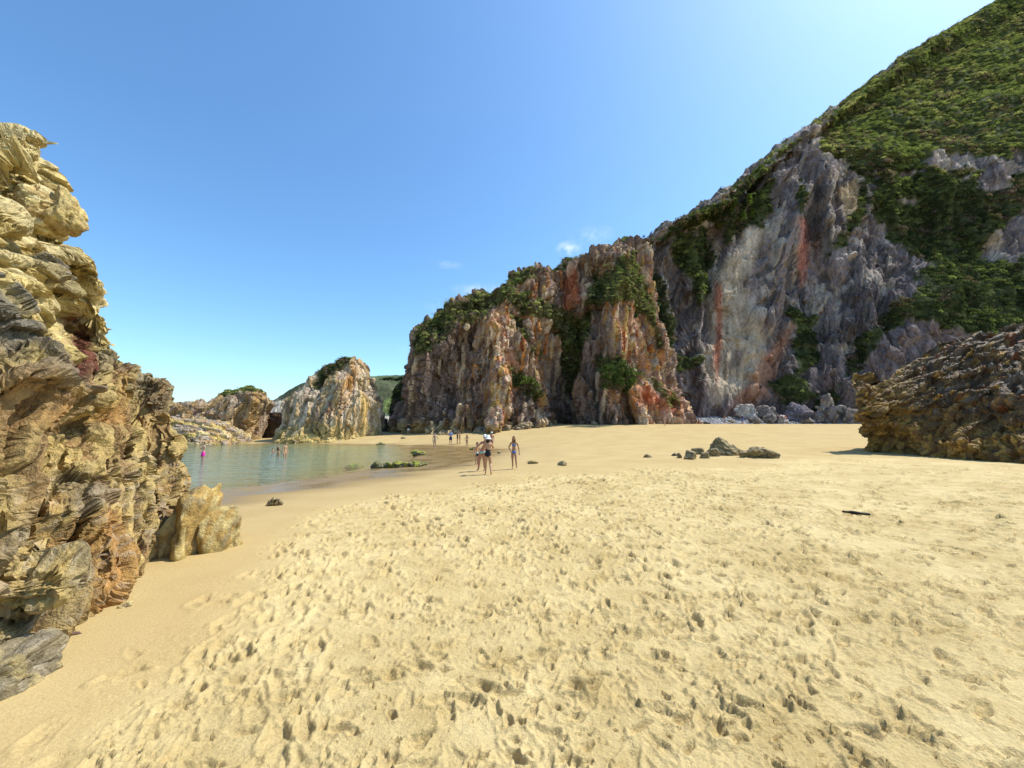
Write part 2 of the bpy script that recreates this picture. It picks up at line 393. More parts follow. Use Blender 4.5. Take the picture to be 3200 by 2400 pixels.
        hole = -dep * sstep(1.06, 0.78, q) * (0.62 + 0.38 * np.cos(u * 3.0 + 0.4 * fx))
        rim = 0.45 * dep * np.exp(-((q - 1.3) / 0.22) ** 2)
        ex = dz[i0:i1, j0:j1]
        wgt = sstep(1.35, 0.8, q)
        dz[i0:i1, j0:j1] = ex * (1 - 0.5 * wgt) + hole + rim
    dz = dz * (sstep(0.0, 1.5, -d) * 0.97 + 0.03).reshape(nr, na)
    # scour round the foot of the left rock stays smooth
    P = np.stack([X, Y, Z + dz], -1).reshape(-1, 3)
    wet = sstep(-2.2, 1.2, np.maximum(polysd(x, y, WETP), d) + 1.3 * fbm(p3, (4, 1.5, 1), 3, 41))
    damp = sstep(6.5, -0.5, y - yl - 5.5) * 0 + sstep(-7, 2, polysd(x, y, WETP))
    Fq = grid_faces(nr, na, True)
    o = mesh_obj('sand_beach', P, Fq, None, True, None, {'wet': wet, 'damp': damp, 'tread': tr, 'depth': np.maximum(WATER_Z - Z.ravel(), 0)})
    # flip so that faces look up
    me = o.data
    if me.polygons[na * 10].normal.z < 0: me.flip_normals()
    t = NT('sand'); co = t.n('ShaderNodeNewGeometry').outputs['Position']
    wetf = t.attr('wet', 'Fac'); dampf = t.attr('damp', 'Fac'); trf = t.attr('tread', 'Fac')
    n1 = t.noise(co, 0.55, 5, 0.55); n2 = t.noise(co, 2.3, 6, 0.6); n3 = t.noise(co, 55, 4, 0.7); n4 = t.noise(co, 15, 6, 0.68)
    dry = t.mix(t.ramp(t.math('ADD', t.math('MULTIPLY', n1, 0.5), t.math('MULTIPLY', n2, 0.5)), [(0.38, 0.0), (0.62, 1.0)]), (0.42, 0.31, 0.128), (0.575, 0.45, 0.218))
    smooth = t.mix(t.ramp(n1, [(0.35, 0.0), (0.65, 1.0)]), (0.405, 0.29, 0.12), (0.455, 0.338, 0.15))
    c = t.mix(t.ramp(trf, [(0.1, 0.0), (0.8, 1.0)]), smooth, dry)
    c = t.mix(t.math('MULTIPLY', dampf, 0.45), c, (0.32, 0.225, 0.10))
    wetn = t.math('MULTIPLY', wetf, t.ramp(n1, [(0.3, 0.75), (0.6, 1.0)]))
    c = t.mix(t.math('MULTIPLY', wetn, 0.88), c, (0.19, 0.12, 0.04))
    c = t.mix(t.math('MULTIPLY', t.ramp(t.attr('depth', 'Fac'), [(0.0, 0.0), (0.15, 0.6), (0.7, 1.0)]), 0.9), c, (0.42, 0.365, 0.18))
    grain = t.ramp(n3, [(0.3, 0.8), (0.7, 1.15)])
    c = t.mix(1.0, c, grain, 'MULTIPLY')
    # far scatter of weed and shell litter
    vo = t.n('ShaderNodeTexVoronoi', Scale=2.1); mp = t.n('ShaderNodeMapping'); mp.inputs['Scale'].default_value = (0.55, 1, 1); t.l(co, mp.inputs[0]); t.l(mp.outputs[0], vo.inputs['Vector'])
    lit = t.math('MULTIPLY', t.ramp(vo.outputs['Distance'], [(0.06, 1.0), (0.13, 0.0)]), t.ramp(t.noise(co, 0.35, 4, 0.6), [(0.5, 0.0), (0.62, 1.0)]))
    c = t.mix(t.math('MULTIPLY', t.math('MULTIPLY', lit, t.math('SUBTRACT', 1.0, trf, 0, True)), 0.45), c, (0.13, 0.09, 0.05))
    hgt = t.math('ADD', t.math('MULTIPLY', n4, t.math('ADD', t.math('MULTIPLY', trf, 0.9), 0.1)), t.math('MULTIPLY', n3, 0.22))
    st = t.math('MULTIPLY', t.math('SUBTRACT', 1.0, t.math('MULTIPLY', wetf, 0.93)), 0.8)
    nb = t.n('ShaderNodeBump', Distance=0.045); t.l(hgt, nb.inputs['Height']); t.l(st, nb.inputs['Strength'])
    ro = t.math('SUBTRACT', 0.95, t.math('MULTIPLY', t.ramp(wetn, [(0.55, 0.0), (0.95, 1.0)]), 0.72))
    t.pbr(c, ro, nb.outputs[0], 0.35)
    me.materials.append(t.m)
    tag(o, kind='structure'); return o
build_sand()

# ------------------------------------------------------------------ water of the pool
def build_water():
    ys = np.concatenate([np.arange(9, 30, 0.35), np.arange(30, 66, 0.8)]); xs = np.arange(-75, 0, 0.7)
    X, Y = np.meshgrid(xs, ys); x, y = X.ravel(), Y.ravel()
    dep = np.maximum(WATER_Z - ground_z(x, y), 0); keep = polysd(x, y, POOL) > -1.5
    P = np.stack([x, y, np.full_like(x, WATER_Z)], 1)
    Fq = grid_faces(len(ys), len(xs)); Fq = Fq[keep[Fq].any(1)]
    used = np.unique(Fq); mp = -np.ones(len(P), int); mp[used] = np.arange(len(used))
    o = mesh_obj('tidal_pool_water', P[used], mp[Fq], None, True, None, {'depth': dep[used]})
    t = NT('sea_water'); co = t.n('ShaderNodeNewGeometry').outputs['Position']
    mp_ = t.n('ShaderNodeMapping'); mp_.inputs['Scale'].default_value = (0.4, 1.0, 1.0); mp_.inputs['Rotation'].default_value = (0, 0, 0.15); t.l(co, mp_.inputs[0])
    w1 = t.noise(mp_.outputs[0], 1.1, 4, 0.6, 0.8); w2 = t.noise(mp_.outputs[0], 5.0, 3, 0.5)
    h = t.math('ADD', w1, t.math('MULTIPLY', w2, 0.30))
    nb = t.bump(h, 1.0, 0.14)
    dp = t.attr('depth', 'Fac')
    tint = t.ramp(dp, [(0.0, (1, 1, 1)), (0.25, (0.88, 0.93, 0.74)), (0.9, (0.66, 0.83, 0.68))])
    tr = t.n('ShaderNodeBsdfTransparent'); t.l(tint, tr.inputs[0])
    gl = t.n('ShaderNodeBsdfGlossy', Roughness=0.06); t.l(nb, gl.inputs['Normal'])
    df = t.n('ShaderNodeBsdfDiffuse'); df.inputs[0].default_value = (0.36, 0.47, 0.38, 1)
    body = t.n('ShaderNodeMixShader'); t.l(t.ramp(dp, [(0.1, 0.0), (0.7, 0.30)]), body.inputs[0]); t.l(tr.outputs[0], body.inputs[1]); t.l(df.outputs[0], body.inputs[2])
    fr = t.n('ShaderNodeFresnel', IOR=1.33); t.l(nb, fr.inputs['Normal'])
    mx = t.n('ShaderNodeMixShader'); t.l(fr.outputs[0], mx.inputs[0]); t.l(body.outputs[0], mx.inputs[1]); t.l(gl.outputs[0], mx.inputs[2])
    t.l(mx.outputs[0], t.out.inputs[0])
    o.data.materials.append(t.m)
    if o.data.polygons[0].normal.z < 0: o.data.flip_normals()
    tag(o, kind='structure')
build_water()

# ================================================================== ROCKS
def frame(e1, e2):
    e1 = np.array(e1, float); e1 /= np.linalg.norm(e1); e2 = np.array(e2, float); e2 -= e1 * e1.dot(e2); e2 /= np.linalg.norm(e2)
    return np.stack([e1, e2, np.cross(e1, e2)])
def pick(h, pal, w=None):
    """one albedo of the palette for each block hash"""
    pal = np.array(pal); w = np.ones(len(pal)) if w is None else np.array(w, float); c = np.cumsum(w) / w.sum()
    return pal[np.searchsorted(c, np.clip(h, 0, 0.9999))]
def finish(name, P, N, disp, col, mat, closed=False, parent=None, extra=None):
    nv, nu = P.shape[:2]
    V = (P + N * disp.reshape(nv, nu, 1)) if disp is not None else P
    at = {'Col': np.clip(col, 0.004, 0.95)}
    if extra: at.update(extra)
    o = mesh_obj(name, V.reshape(-1, 3), grid_faces(nv, nu, closed), mat, False, parent, at)
    return o, V
def gblur(d, k, closed=False):
    for _ in range(2):
        for ax in (0, 1):
            acc = d * 0; wsum = 0
            for i in range(-k, k + 1):
                w = 1.0 - abs(i) / (k + 1.0); acc = acc + w * np.roll(d, i, ax); wsum += w
            e = acc / wsum
            sl = [slice(None)] * 2
            if ax == 0: e[:k] = d[:k]; e[-k:] = d[-k:]
            elif not closed: e[:, :k] = d[:, :k]; e[:, -k:] = d[:, -k:]
            d = e
    return d
def relax(P0, P1):
    """respread the rows and columns so that stretched walls get as many vertices as the faces"""
    for ax in (1, 0):
        A0 = np.moveaxis(P0, ax, 1); A1 = np.moveaxis(P1, ax, 1); n = A1.shape[1]; o0, o1 = np.empty_like(A0), np.empty_like(A1); x = np.arange(n)
        L0 = np.linalg.norm(np.diff(A0, axis=1), axis=-1) + 1e-6; L1 = np.linalg.norm(np.diff(A1, axis=1), axis=-1)
        c = np.concatenate([np.zeros((len(A1), 1)), np.cumsum(np.clip(L1 / L0, 0.5, 12), 1)], 1); c = c / c[:, -1:] * (n - 1)
        cc = c.copy()
        for i in range(1, 4): cc += np.roll(c, i, 0) + np.roll(c, -i, 0)
        cc /= 7.0; cc[:3] = c[:3]; cc[-3:] = c[-3:]; c = cc
        for r in range(len(A1)):
            cr = np.maximum.accumulate(c[r]); k = np.interp(x, cr, x); i = np.minimum(k.astype(int), n - 2); f = (k - i)[:, None]
            o0[r] = A0[r, i] * (1 - f) + A0[r, i + 1] * f; o1[r] = A1[r, i] * (1 - f) + A1[r, i + 1] * f
        P0, P1 = np.moveaxis(o0, 1, ax), np.moveaxis(o1, 1, ax)
    return P1
def two_stage(P, N, d1, closed=False, k=2, wn1=0.75):
    nv, nu = P.shape[:2]; P1 = P + N * gblur(d1.reshape(nv, nu), k, closed)[..., None]
    P1 = relax(P, P1); N1 = gnormals(P1, closed)
    if np.mean(np.sum(N1 * N, -1)) < 0: N1 = -N1
    Ns = N1 * wn1 + N * (1 - wn1); Ns = Ns / (np.linalg.norm(Ns, axis=-1, keepdims=True) + 1e-9)
    return P1, Ns
def outward(P, N, closed, ref=None):
    """normals pointing away from the middle of the mass (ref)"""
    c = P.reshape(-1, 3).mean(0) if ref is None else np.array(ref)
    return N if np.mean(np.sum(N * (P - c), -1)) > 0 else -N
def fixflip(o, N):
    me = o.data; nf = np.zeros(len(me.polygons) * 3, np.float32); me.polygons.foreach_get('normal', nf); nf = nf.reshape(-1, 3)
    vi = np.zeros(len(me.polygons) * 4, np.int32); me.polygons.foreach_get('vertices', vi) if False else None
    l0 = np.zeros(len(me.polygons), np.int32); me.polygons.foreach_get('loop_start', l0)
    lv = np.zeros(len(me.loops), np.int32); me.loops.foreach_get('vertex_index', lv)
    if np.mean(np.sum(nf * N.reshape(-1, 3)[lv[l0]], 1)) < 0: me.flip_normals()

M_LEFT = rock_material('ochre_layered_rock', 0.16, 0.82, 0.25, 1.0, (1, 1, 1), 0.35)
M_CLIFF = rock_material('fluted_cliff_rock', 1.1, 0.95, 0.05, 1.0, (1.4, 1.4, 0.45))
M_SHADE = rock_material('grey_cliff_rock', 1.3, 0.95, 0.04, 1.0, (1.2, 1.2, 0.6))
M_STACK = rock_material('sea_stack_rock', 0.7, 0.95, 0.06, 1.0, (1.3, 1.3, 0.6))
M_DARK = rock_material('wet_dark_rock', 0.3, 0.6, 0.25, 1.3, (1, 1, 1), 0.0)
M_BOULD = rock_material('beach_boulder_rock', 0.18, 0.8, 0.3, 1.0)
M_FAR = rock_material('far_cliff_rock', 3.0, 0.9, 0.2)

# ---- left outcrop
def build_left():
    rows = [[(0, 2075, 3.45), (340, 1905, 4.5), (530, 1750, 6.2)], [(0, 1850, 3.3), (325, 1650, 4.8), (540, 1560, 6.8)],
            [(0, 1500, 3.5), (330, 1420, 5.0), (500, 1400, 7.0)], [(0, 1200, 3.7), (320, 1220, 5.1), (452, 1240, 7.2)],
            [(0, 1000, 4.0), (290, 1090, 5.3), (435, 1160, 7.2)], [(0, 850, 4.2), (180, 950, 5.2), (295, 1040, 6.8)],
            [(0, 720, 4.3), (120, 800, 5.0), (200, 880, 6.2)], [(0, 600, 4.4), (100, 660, 5.0), (165, 760, 5.8)],
            [(0, 530, 4.8), (60, 550, 5.2), (100, 580, 5.8)], [(0, 450, 5.3), (20, 465, 5.6), (46, 480, 6.0)]]
    C = []
    for r in rows:
        c, d, e = [W(*q) for q in r]
        C.append([c + [0.5, -7, -0.2], c + [0.15, -2.2, 0], c, d, e, e + [-1.6, 1.5, -0.15], e + [-7, 3.2, -0.5]])
    C = np.array(C); base = C[0].copy(); base[:, 2] = -0.9
    top1 = C[-1] + [-1.6, 0.2, 0.15]; top2 = C[-1] + [-6, 0.2, -1.0]
    C = np.concatenate([[base], C, [top1], [top2]])
    nv, nu = 460, 400
    P = loft(C, nv, nu, False, wu=[0.12, 0.5, 1.5, 1.5, 0.8, 0.15], wv=[0.5] + [1] * 9 + [0.5, 0.15])
    N = outward(P, gnormals(P), False, (-12, 4, 2)); p = P.reshape(-1, 3)
    up = sstep(2.35, 3.2, p[:, 2] + 0.5 * fbm(p, 1.2, 2, 2) - 0.12 * (p[:, 1] - 4))
    A = frame((-0.15, 0.45, 0.88), (0.05, -0.88, 0.45)); B = frame((0.0, 0.95, -0.18), (0, 0.18, 0.95)); px, py = PROJ(p)
    wp = p + 0.18 * np.stack([fbm(p, 0.9, 3, 5), fbm(p, 0.9, 3, 6), fbm(p, 0.9, 3, 7)], 1)
    a1, ja1, ha1 = blocks(wp, (2.6, 0.5, 1.2), 1, 0.9, 0.7, A); b1, jb1, hb1 = blocks(wp, (1.5, 0.6, 1.1), 4, 0.9, 0.8, B)
    d1 = (0.34 * a1 - 0.12 * ja1) * (1 - up) + (0.5 * b1 - 0.16 * jb1 ** 2) * up + 0.2 * fbm(p, 2.2, 2, 8)
    # long leaning recess in the middle of the face, bulge above it, notch under the overhang
    d1 -= 0.6 * np.exp(-(linesd(px, py, [(395, 1290), (330, 1430), (290, 1560), (270, 1650)]) / 38) ** 2)
    d1 += 0.35 * np.exp(-(linesd(px, py, [(20, 1190), (200, 1180), (250, 1260)]) / 45) ** 2)
    d1 -= 0.5 * np.exp(-(linesd(px, py, [(0, 770), (130, 775)]) / 26) ** 2)
    d1 -= 0.16 + 0.17 * sstep(3.2, 2.2, p[:, 2]) + 0.12 * sstep(4.6, 5.4, p[:, 2]); d1 *= sstep(-3.5, 0.5, p[:, 1])
    P, N = two_stage(P, N, d1, False, 1, 0.65); p = P.reshape(-1, 3); px, py = PROJ(p)
    up = sstep(2.3, 3.1, p[:, 2] + 0.5 * fbm(p, 1.2, 2, 2) - 0.12 * (p[:, 1] - 4))
    wp = p + 0.10 * np.stack([fbm(p, 0.6, 3, 5), fbm(p, 0.6, 3, 6), fbm(p, 0.6, 3, 7)], 1)
    ha1 = blocks(wp, (2.6, 0.5, 1.2), 1, 0.9, 0.7, A)[2]; hb1 = blocks(wp, (1.5, 0.6, 1.1), 4, 0.9, 0.8, B)[2]
    a2, ja2, ha2 = blocks(wp, (2.0, 0.2, 0.5), 2, 0.9, 0.5, A); a3, ja3, ha3 = blocks(wp, (0.5, 0.065, 0.15), 3, 0.9, 0.7, A)
    b2, jb2, hb2 = blocks(wp, (0.65, 0.3, 0.5), 5, 0.9, 0.9, B); b3, jb3, hb3 = blocks(wp, (0.24, 0.12, 0.2), 6, 0.9, 0.9, B)
    low = 0.20 * a2 + 0.055 * a3 - 0.17 * ja2 ** 3 - 0.04 * ja3 ** 3 + 0.025 * fbm(p, 0.12, 3, 60)
    hi = 0.16 * b2 + 0.035 * b3 - 0.17 * jb2 ** 3 - 0.035 * jb3 ** 3 + 0.02 * fbm(p, 0.2, 3, 61)
    disp = (low * (1 - up) + hi * up) * sstep(-3.5, 0.5, p[:, 1])
    n = fbm(p, 1.6, 4, 11); n2 = fbm(p, 0.5, 4, 12); n3 = fbm(p @ A.T, (1.4, 0.16, 1), 4, 13)
    och = np.array([0.50, 0.385, 0.150]); pale = np.array([0.60, 0.49, 0.245]); grey = np.array([0.15, 0.132, 0.10]); brn = np.array([0.30, 0.20, 0.085]); org = np.array([0.42, 0.22, 0.06])
    h = ha2 * (1 - up) + hb1 * up
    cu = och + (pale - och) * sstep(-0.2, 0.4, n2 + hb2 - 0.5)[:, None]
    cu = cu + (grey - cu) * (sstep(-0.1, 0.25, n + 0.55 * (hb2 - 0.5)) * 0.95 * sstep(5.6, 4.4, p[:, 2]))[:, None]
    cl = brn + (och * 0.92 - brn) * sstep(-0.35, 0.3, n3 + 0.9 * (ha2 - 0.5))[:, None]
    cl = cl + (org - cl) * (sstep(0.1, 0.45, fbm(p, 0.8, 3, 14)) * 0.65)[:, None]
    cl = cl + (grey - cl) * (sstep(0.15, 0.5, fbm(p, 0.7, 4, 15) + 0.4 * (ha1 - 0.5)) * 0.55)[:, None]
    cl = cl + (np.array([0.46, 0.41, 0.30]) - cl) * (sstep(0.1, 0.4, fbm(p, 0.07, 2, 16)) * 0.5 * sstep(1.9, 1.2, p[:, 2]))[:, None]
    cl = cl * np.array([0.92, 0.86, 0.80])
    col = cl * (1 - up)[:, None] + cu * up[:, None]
    red = np.exp(-(linesd(px, py, [(235, 1010), (262, 1080), (255, 1150)]) / 30) ** 2) * sstep(-0.5, 0.2, n2 + 0.3)
    col = col + (np.array([0.115, 0.03, 0.016]) - col) * np.clip(red * 1.3, 0, 0.95)[:, None]
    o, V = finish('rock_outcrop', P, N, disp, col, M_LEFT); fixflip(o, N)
    tag(o, 'tall ochre layered rock face with overhanging top at the left edge', 'rock')
    return o
left = build_left()

# ---- boulders: fractured lumps on an icosphere
_ico = {}
def ico(sub):
    if sub not in _ico:
        bm = bmesh.new(); bmesh.ops.create_icosphere(bm, subdivisions=sub, radius=1.0)
        V = np.array([v.co[:] for v in bm.verts]); T = np.array([[v.index for v in f.verts] for f in bm.faces]); bm.free(); _ico[sub] = (V, T)
    return _ico[sub]
def boulder(name, c, size, seed, pal, mat, sub=5, rot=0.0, cut=0.33, ang=0.35, tiltM=None, parent=None, sink=0.35, weights=None, moss=None, fine=1.0):
    V, T = ico(sub); c = np.array(c, float); size = np.array(size, float)
    rng = np.random.default_rng(seed)
    # facets: clip the sphere with random planes, then break the faces up
    p = V.copy()
    for _ in range(14):
        n = rng.normal(size=3); n /= np.linalg.norm(n); dd = rng.uniform(0.48, 0.85)
        k = p @ n - dd; p -= np.outer(np.maximum(k, 0) * 0.9, n)
    L = float(size.max()); q = p * size
    M = tiltM if tiltM is not None else frame(rng.normal(size=3), rng.normal(size=3))
    o1, j1, h1 = blocks(q + seed * 3.7, np.array([1.1, 0.45, 0.8]) * L * 0.8, seed, 0.9, 0.8, M); o2, j2, h2 = blocks(q + seed * 1.3, np.array([1.0, 0.4, 0.7]) * L * 0.32, seed + 1, 0.9, 0.9, M)
    d = L * ang * (0.30 * o1 + 0.16 * o2 - 0.10 * j1 - 0.05 * j2) + L * 0.05 * fine * fbm(q, L * 0.3, 4, seed)
    q = q + V * d[:, None]
    cr, sr = math.cos(rot), math.sin(rot); q = np.stack([q[:, 0] * cr - q[:, 1] * sr, q[:, 0] * sr + q[:, 1] * cr, q[:, 2]], 1)
    col = pick(h2 * 0.5 + 0.5 * hsh(np.floor(h1 * 999), h1 * 0, h1 * 0, seed), pal, weights)
    col = col * (1 + 0.3 * fbm(q, L * 0.5, 3, seed + 5))[:, None]
    if moss is not None:
        m = sstep(-0.15, 0.25, fbm(q, L * 0.35, 3, seed + 9) + 0.5 * q[:, 2] / size[2]) * 0.92
        mc = np.array([0.15, 0.19, 0.02]) + (np.array([0.34, 0.33, 0.05]) - np.array([0.15, 0.19, 0.02])) * sstep(-0.3, 0.3, fbm(q, L * 0.15, 3, seed + 11))[:, None]
        col = col + (mc - col) * (m * moss)[:, None]
    o = mesh_obj(name, q, T, mat, True, parent, {'Col': np.clip(col, 0.01, 0.9)})
    o.location = Vector(c) + Vector((0, 0, size[2] * (1 - 2 * sink)))
    return o
OCH = [(0.50, 0.385, 0.15), (0.42, 0.30, 0.12), (0.56, 0.46, 0.23), (0.30, 0.23, 0.12)]
# blocks lodged in the left outcrop are its parts
boulder('overhanging_block', W(150, 665, 5.15), (0.33, 0.42, 0.36), 12, OCH[:3], M_LEFT, 6, 0.4, tiltM=frame((0.2, 0.9, 0.3), (0, -0.3, 1)), parent=left, sink=0.5)
boulder('overhanging_block', W(208, 660, 5.2), (0.26, 0.30, 0.36), 15, OCH[:2], M_LEFT, 5, 0.1, parent=left, sink=0.5)
boulder('lodged_block', W(200, 1112, 5.0), (0.24, 0.34, 0.27), 31, OCH[:2], M_LEFT, 5, 0.5, parent=left, sink=0.5)
b = boulder('boulder', (-4.18, 3.38, 0.03), (0.40, 0.48, 0.30), 41, [(0.36, 0.30, 0.2), (0.27, 0.22, 0.13), (0.42, 0.33, 0.16)], M_LEFT, 6, 0.3, parent=None, sink=0.4, ang=0.25)
tag(b, 'rounded grey-brown boulder half buried in sand below the tall left rock face', 'boulder')
pale = [(0.46, 0.335, 0.115), (0.50, 0.385, 0.16), (0.40, 0.26, 0.08), (0.3, 0.22, 0.1)]
LB = frame((0.25, -0.25, 0.9), (0.9, 0.2, 0))
rk = bpy.data.objects.new('yellow_rock', None); COL.objects.link(rk); gp = WZ(650, 1745, 0); rk.location = (gp[0], gp[1] + 0.4, 0)
tag(rk, 'low smooth yellow rock in two slabs standing in sand beside the tall left face', 'rock')
for (px, py, sx, sy, sz, sd, rt, d) in [(600, 1690, 0.42, 0.62, 1.02, 51, 0.2, 7.0), (690, 1680, 0.46, 0.6, 0.86, 52, -0.15, 7.15), (622, 1640, 0.36, 0.5, 1.15, 53, 0.3, 7.6), (540, 1720, 0.3, 0.4, 0.8, 54, 0.1, 6.8)]:
    g = W(px, py, d); s = boulder('slab', (g[0], d, 0), (sx, sy, sz), sd, pale, M_LEFT, 5, rt, tiltM=LB, sink=0.46, ang=0.22, parent=rk)
    s.location -= rk.location
    s.rotation_euler = (0.15, 0.16, 0)

# ---- middle cliff
def veg_layers(px, py, p, polys, warp=14, sc=5.0, seed=70):
    n = fbm(p, sc, 4, seed); n2 = fbm(p, sc * 0.3, 3, seed + 1)
    m = np.full(len(px), -99.0)
    for poly, bias in polys: m = np.maximum(m, polysd(px, py, poly) + bias)
    return sstep(-6, 8, m + warp * (n * 1.6 + 0.8 * n2)), n
def build_mid():
    cols = [((1262, 1345, 76), (1312, 1052, 78)), ((1272, 1345, 68), (1296, 1046, 70)), ((1420, 1350, 61), (1400, 968, 68)), ((1560, 1345, 59.5), (1505, 918, 70)), ((1690, 1338, 61), (1625, 864, 72)),
            ((1760, 1330, 67), (1745, 834, 77)), ((1820, 1330, 65), (1775, 810, 77)), ((1900, 1328, 63.5), (1850, 790, 76)), ((2000, 1327, 62.5), (1946, 772, 75)), ((2080, 1326, 64), (1976, 795, 77)), ((2138, 1325, 67), (1998, 830, 79)), ((2150, 1320, 78), (2008, 850, 88))]
    C = []
    for (b, t) in cols:
        B, T = W(*b), W(*t); col = [B + [0, 0.3, -2.5], B]
        for f, bulge in ((0.2, -0.2), (0.4, -0.6), (0.6, -0.9), (0.8, -0.7), (0.93, 0.0)):
            q = B + (T - B) * f; q[1] += bulge; col.append(q)
        col += [T, T + [0.5, 4, 1.2], T + [1, 14, 1.5], T + [2, 30, -4], T + [3, 40, -28]]
        C.append(col)
    C = np.array(C).transpose(1, 0, 2)
    nv, nu = 370, 420
    P = loft(C, nv, nu, False, wu=[0.5] + [1] * 9 + [0.6], wv=[0.6, 1, 1, 1, 1, 1, 1, 0.9, 0.5, 0.2, 0.1])
    N = outward(P, gnormals(P), False, (10, 95, 10)); p = P.reshape(-1, 3); px, py = PROJ(p)
    wp = p + 0.9 * np.stack([fbm(p, 5, 3, 105), fbm(p, 5, 3, 106), fbm(p, 5, 3, 107)], 1)
    A = frame((0.06, -0.1, 1), (1, 0.1, 0)); D = frame((0.35, 0.1, 0.9), (0.9, 0.1, -0.35))
    a1, j1, h1 = blocks(wp, (18, 3.4, 4.5), 101, 0.95, 0.9, A); a2, j2, h2 = blocks(wp, (7.5, 1.5, 2.2), 102, 0.95, 0.9, A); a3, j3, h3 = blocks(wp, (2.4, 0.75, 1.0), 103, 0.95, 0.9, D); a4, j4, h4 = blocks(wp, (1.0, 0.45, 0.6), 104, 0.95, 0.9, D)
    disp = 2.4 * a1 + 1.0 * a2 - 0.6 * j1 - 0.35 * j2 + 1.6 * fbm(p, (6, 6, 22), 3, 110)
    disp -= 6.5 * np.exp(-(linesd(px, py, [(1772, 1340), (1762, 1200), (1785, 1080), (1790, 1000)]) / 24) ** 2)
    disp -= 2.0 * np.exp(-(linesd(px, py, [(1690, 1060), (1760, 1180)]) / 30) ** 2)
    disp -= 2.5 * np.exp(-(linesd(px, py, [(1420, 1330), (1410, 1180), (1440, 1060)]) / 22) ** 2)
    disp += 3.5 * np.clip(1 - linesd(px, py, [(1955, 800), (1935, 960), (1905, 1090), (1900, 1320)]) / 60, 0, 1)
    disp += 2.5 * np.clip(1 - linesd(px, py, [(1520, 1010), (1545, 1150), (1550, 1340)]) / 50, 0, 1)
    disp -= 1.2 * np.exp(-(linesd(px, py, [(1757, 870), (1762, 960)]) / 12) ** 2)
    P, N = two_stage(P, N, disp, False, 1, 0.45); p = P.reshape(-1, 3); px, py = PROJ(p); wp = p + 0.4 * np.stack([fbm(p, 3, 3, 105), fbm(p, 3, 3, 106), fbm(p, 3, 3, 107)], 1)
    a2, j2, h2 = blocks(wp, (10, 1.2, 1.8), 102, 0.95, 0.7, A); a3, j3, h3 = blocks(wp, (4.5, 0.62, 0.9), 103, 0.95, 0.7, A); a4, j4, h4 = blocks(wp, (1.6, 0.36, 0.5), 104, 0.95, 0.8, D)
    disp = 0.65 * a2 + 0.38 * a3 + 0.16 * a4 - 0.22 * j2 - 0.18 * j3 - 0.06 * j4 + 0.3 * fbm(p, (1.3, 1.3, 7), 3, 111, 0.6, True)
    low = sstep(1290, 1330, py); disp += low * (0.9 * (h2 - 0.3) + 0.5 * a3)
    polys = [([(1296, 1040), (1360, 975), (1540, 885), (1645, 848), (1690, 848), (1620, 905), (1565, 945), (1500, 1000), (1430, 1005), (1395, 1040), (1330, 1090), (1298, 1100)], 3),
             ([(1560, 905), (1640, 900), (1720, 950), (1800, 985), (1815, 1080), (1775, 1200), (1745, 1180), (1745, 1060), (1700, 1000), (1620, 985)], -4),
             ([(1585, 975), (1620, 990), (1690, 1110), (1670, 1125)], 0), ([(1590, 1150), (1640, 1165), (1690, 1225), (1670, 1240), (1600, 1195)], -2),
             ([(1850, 885), (1945, 800), (1985, 800), (2015, 880), (2045, 960), (2072, 1080), (2060, 1085), (2000, 970), (1935, 935), (1890, 965), (1820, 960)], 0),
             ([(1790, 985), (1850, 960), (1880, 900), (1860, 1000), (1800, 1180), (1770, 1240), (1765, 1150)], -6),
             ([(1930, 930), (2030, 1000), (2070, 1085), (1990, 1030)], -10),
             ([(2020, 1175), (2060, 1195), (2130, 1270), (2120, 1278), (2060, 1240)], 2), ([(1870, 1120), (1930, 1110), (1985, 1200), (1960, 1235), (1890, 1190)], 0)]
    veg, vn = veg_layers(px, py, p, polys, 16, 4, 120)
    back = sstep(2.0, 6.0, p[:, 1] - (np.repeat(C[7][None, :, 1].mean(), len(p)))) * (N.reshape(-1, 3)[:, 2] > 0.6)
    veg = np.maximum(veg, back)
    disp = disp * (1 - 0.35 * veg)
    n = fbm(p, 7, 4, 130); n2 = fbm(p, (2, 2, 6), 4, 131); n3 = fbm(p, (1.2, 1.2, 9), 4, 132)
    purp = np.array([0.19, 0.145, 0.13]); pink = np.array([0.44, 0.27, 0.19]); oran = np.array([0.47, 0.24, 0.095]); pal = np.array([0.56, 0.46, 0.36]); ochr = np.array([0.45, 0.33, 0.15]); rst = np.array([0.28, 0.09, 0.045])
    warm = np.clip(0.28 + 0.4 * n - 0.25 * sstep(1450, 1330, px) + np.exp(-(linesd(px, py, [(1620, 950), (1600, 1150), (1560, 1250)]) / 90) ** 2) * 0.5 + np.exp(-(linesd(px, py, [(1960, 880), (1990, 1100), (2060, 1280)]) / 70) ** 2) * 0.8 - 0.5 * np.exp(-(linesd(px, py, [(1850, 950), (1830, 1300)]) / 40) ** 2), 0, 1)
    cold = pick(h2, [purp, purp * 1.5, pal * 0.75, purp * 0.75], [3, 2, 1.4, 2]); wrm = pick(h3, [pink, oran, pal, ochr, rst, purp * 1.5], [3.2, 1.2, 2.4, 1.5, 0.5, 2.6])
    wm = sstep(0.3, 0.62, warm + 0.35 * (h2 - 0.5) + 0.25 * n2)[:, None]; col = cold * (1 - wm) + wrm * wm
    col = col + (rst - col) * (sstep(0.25, 0.5, n3) * 0.4 * wm[:, 0])[:, None]
    col = col + (pal - col) * (sstep(0.3, 0.6, -n3) * 0.45)[:, None]
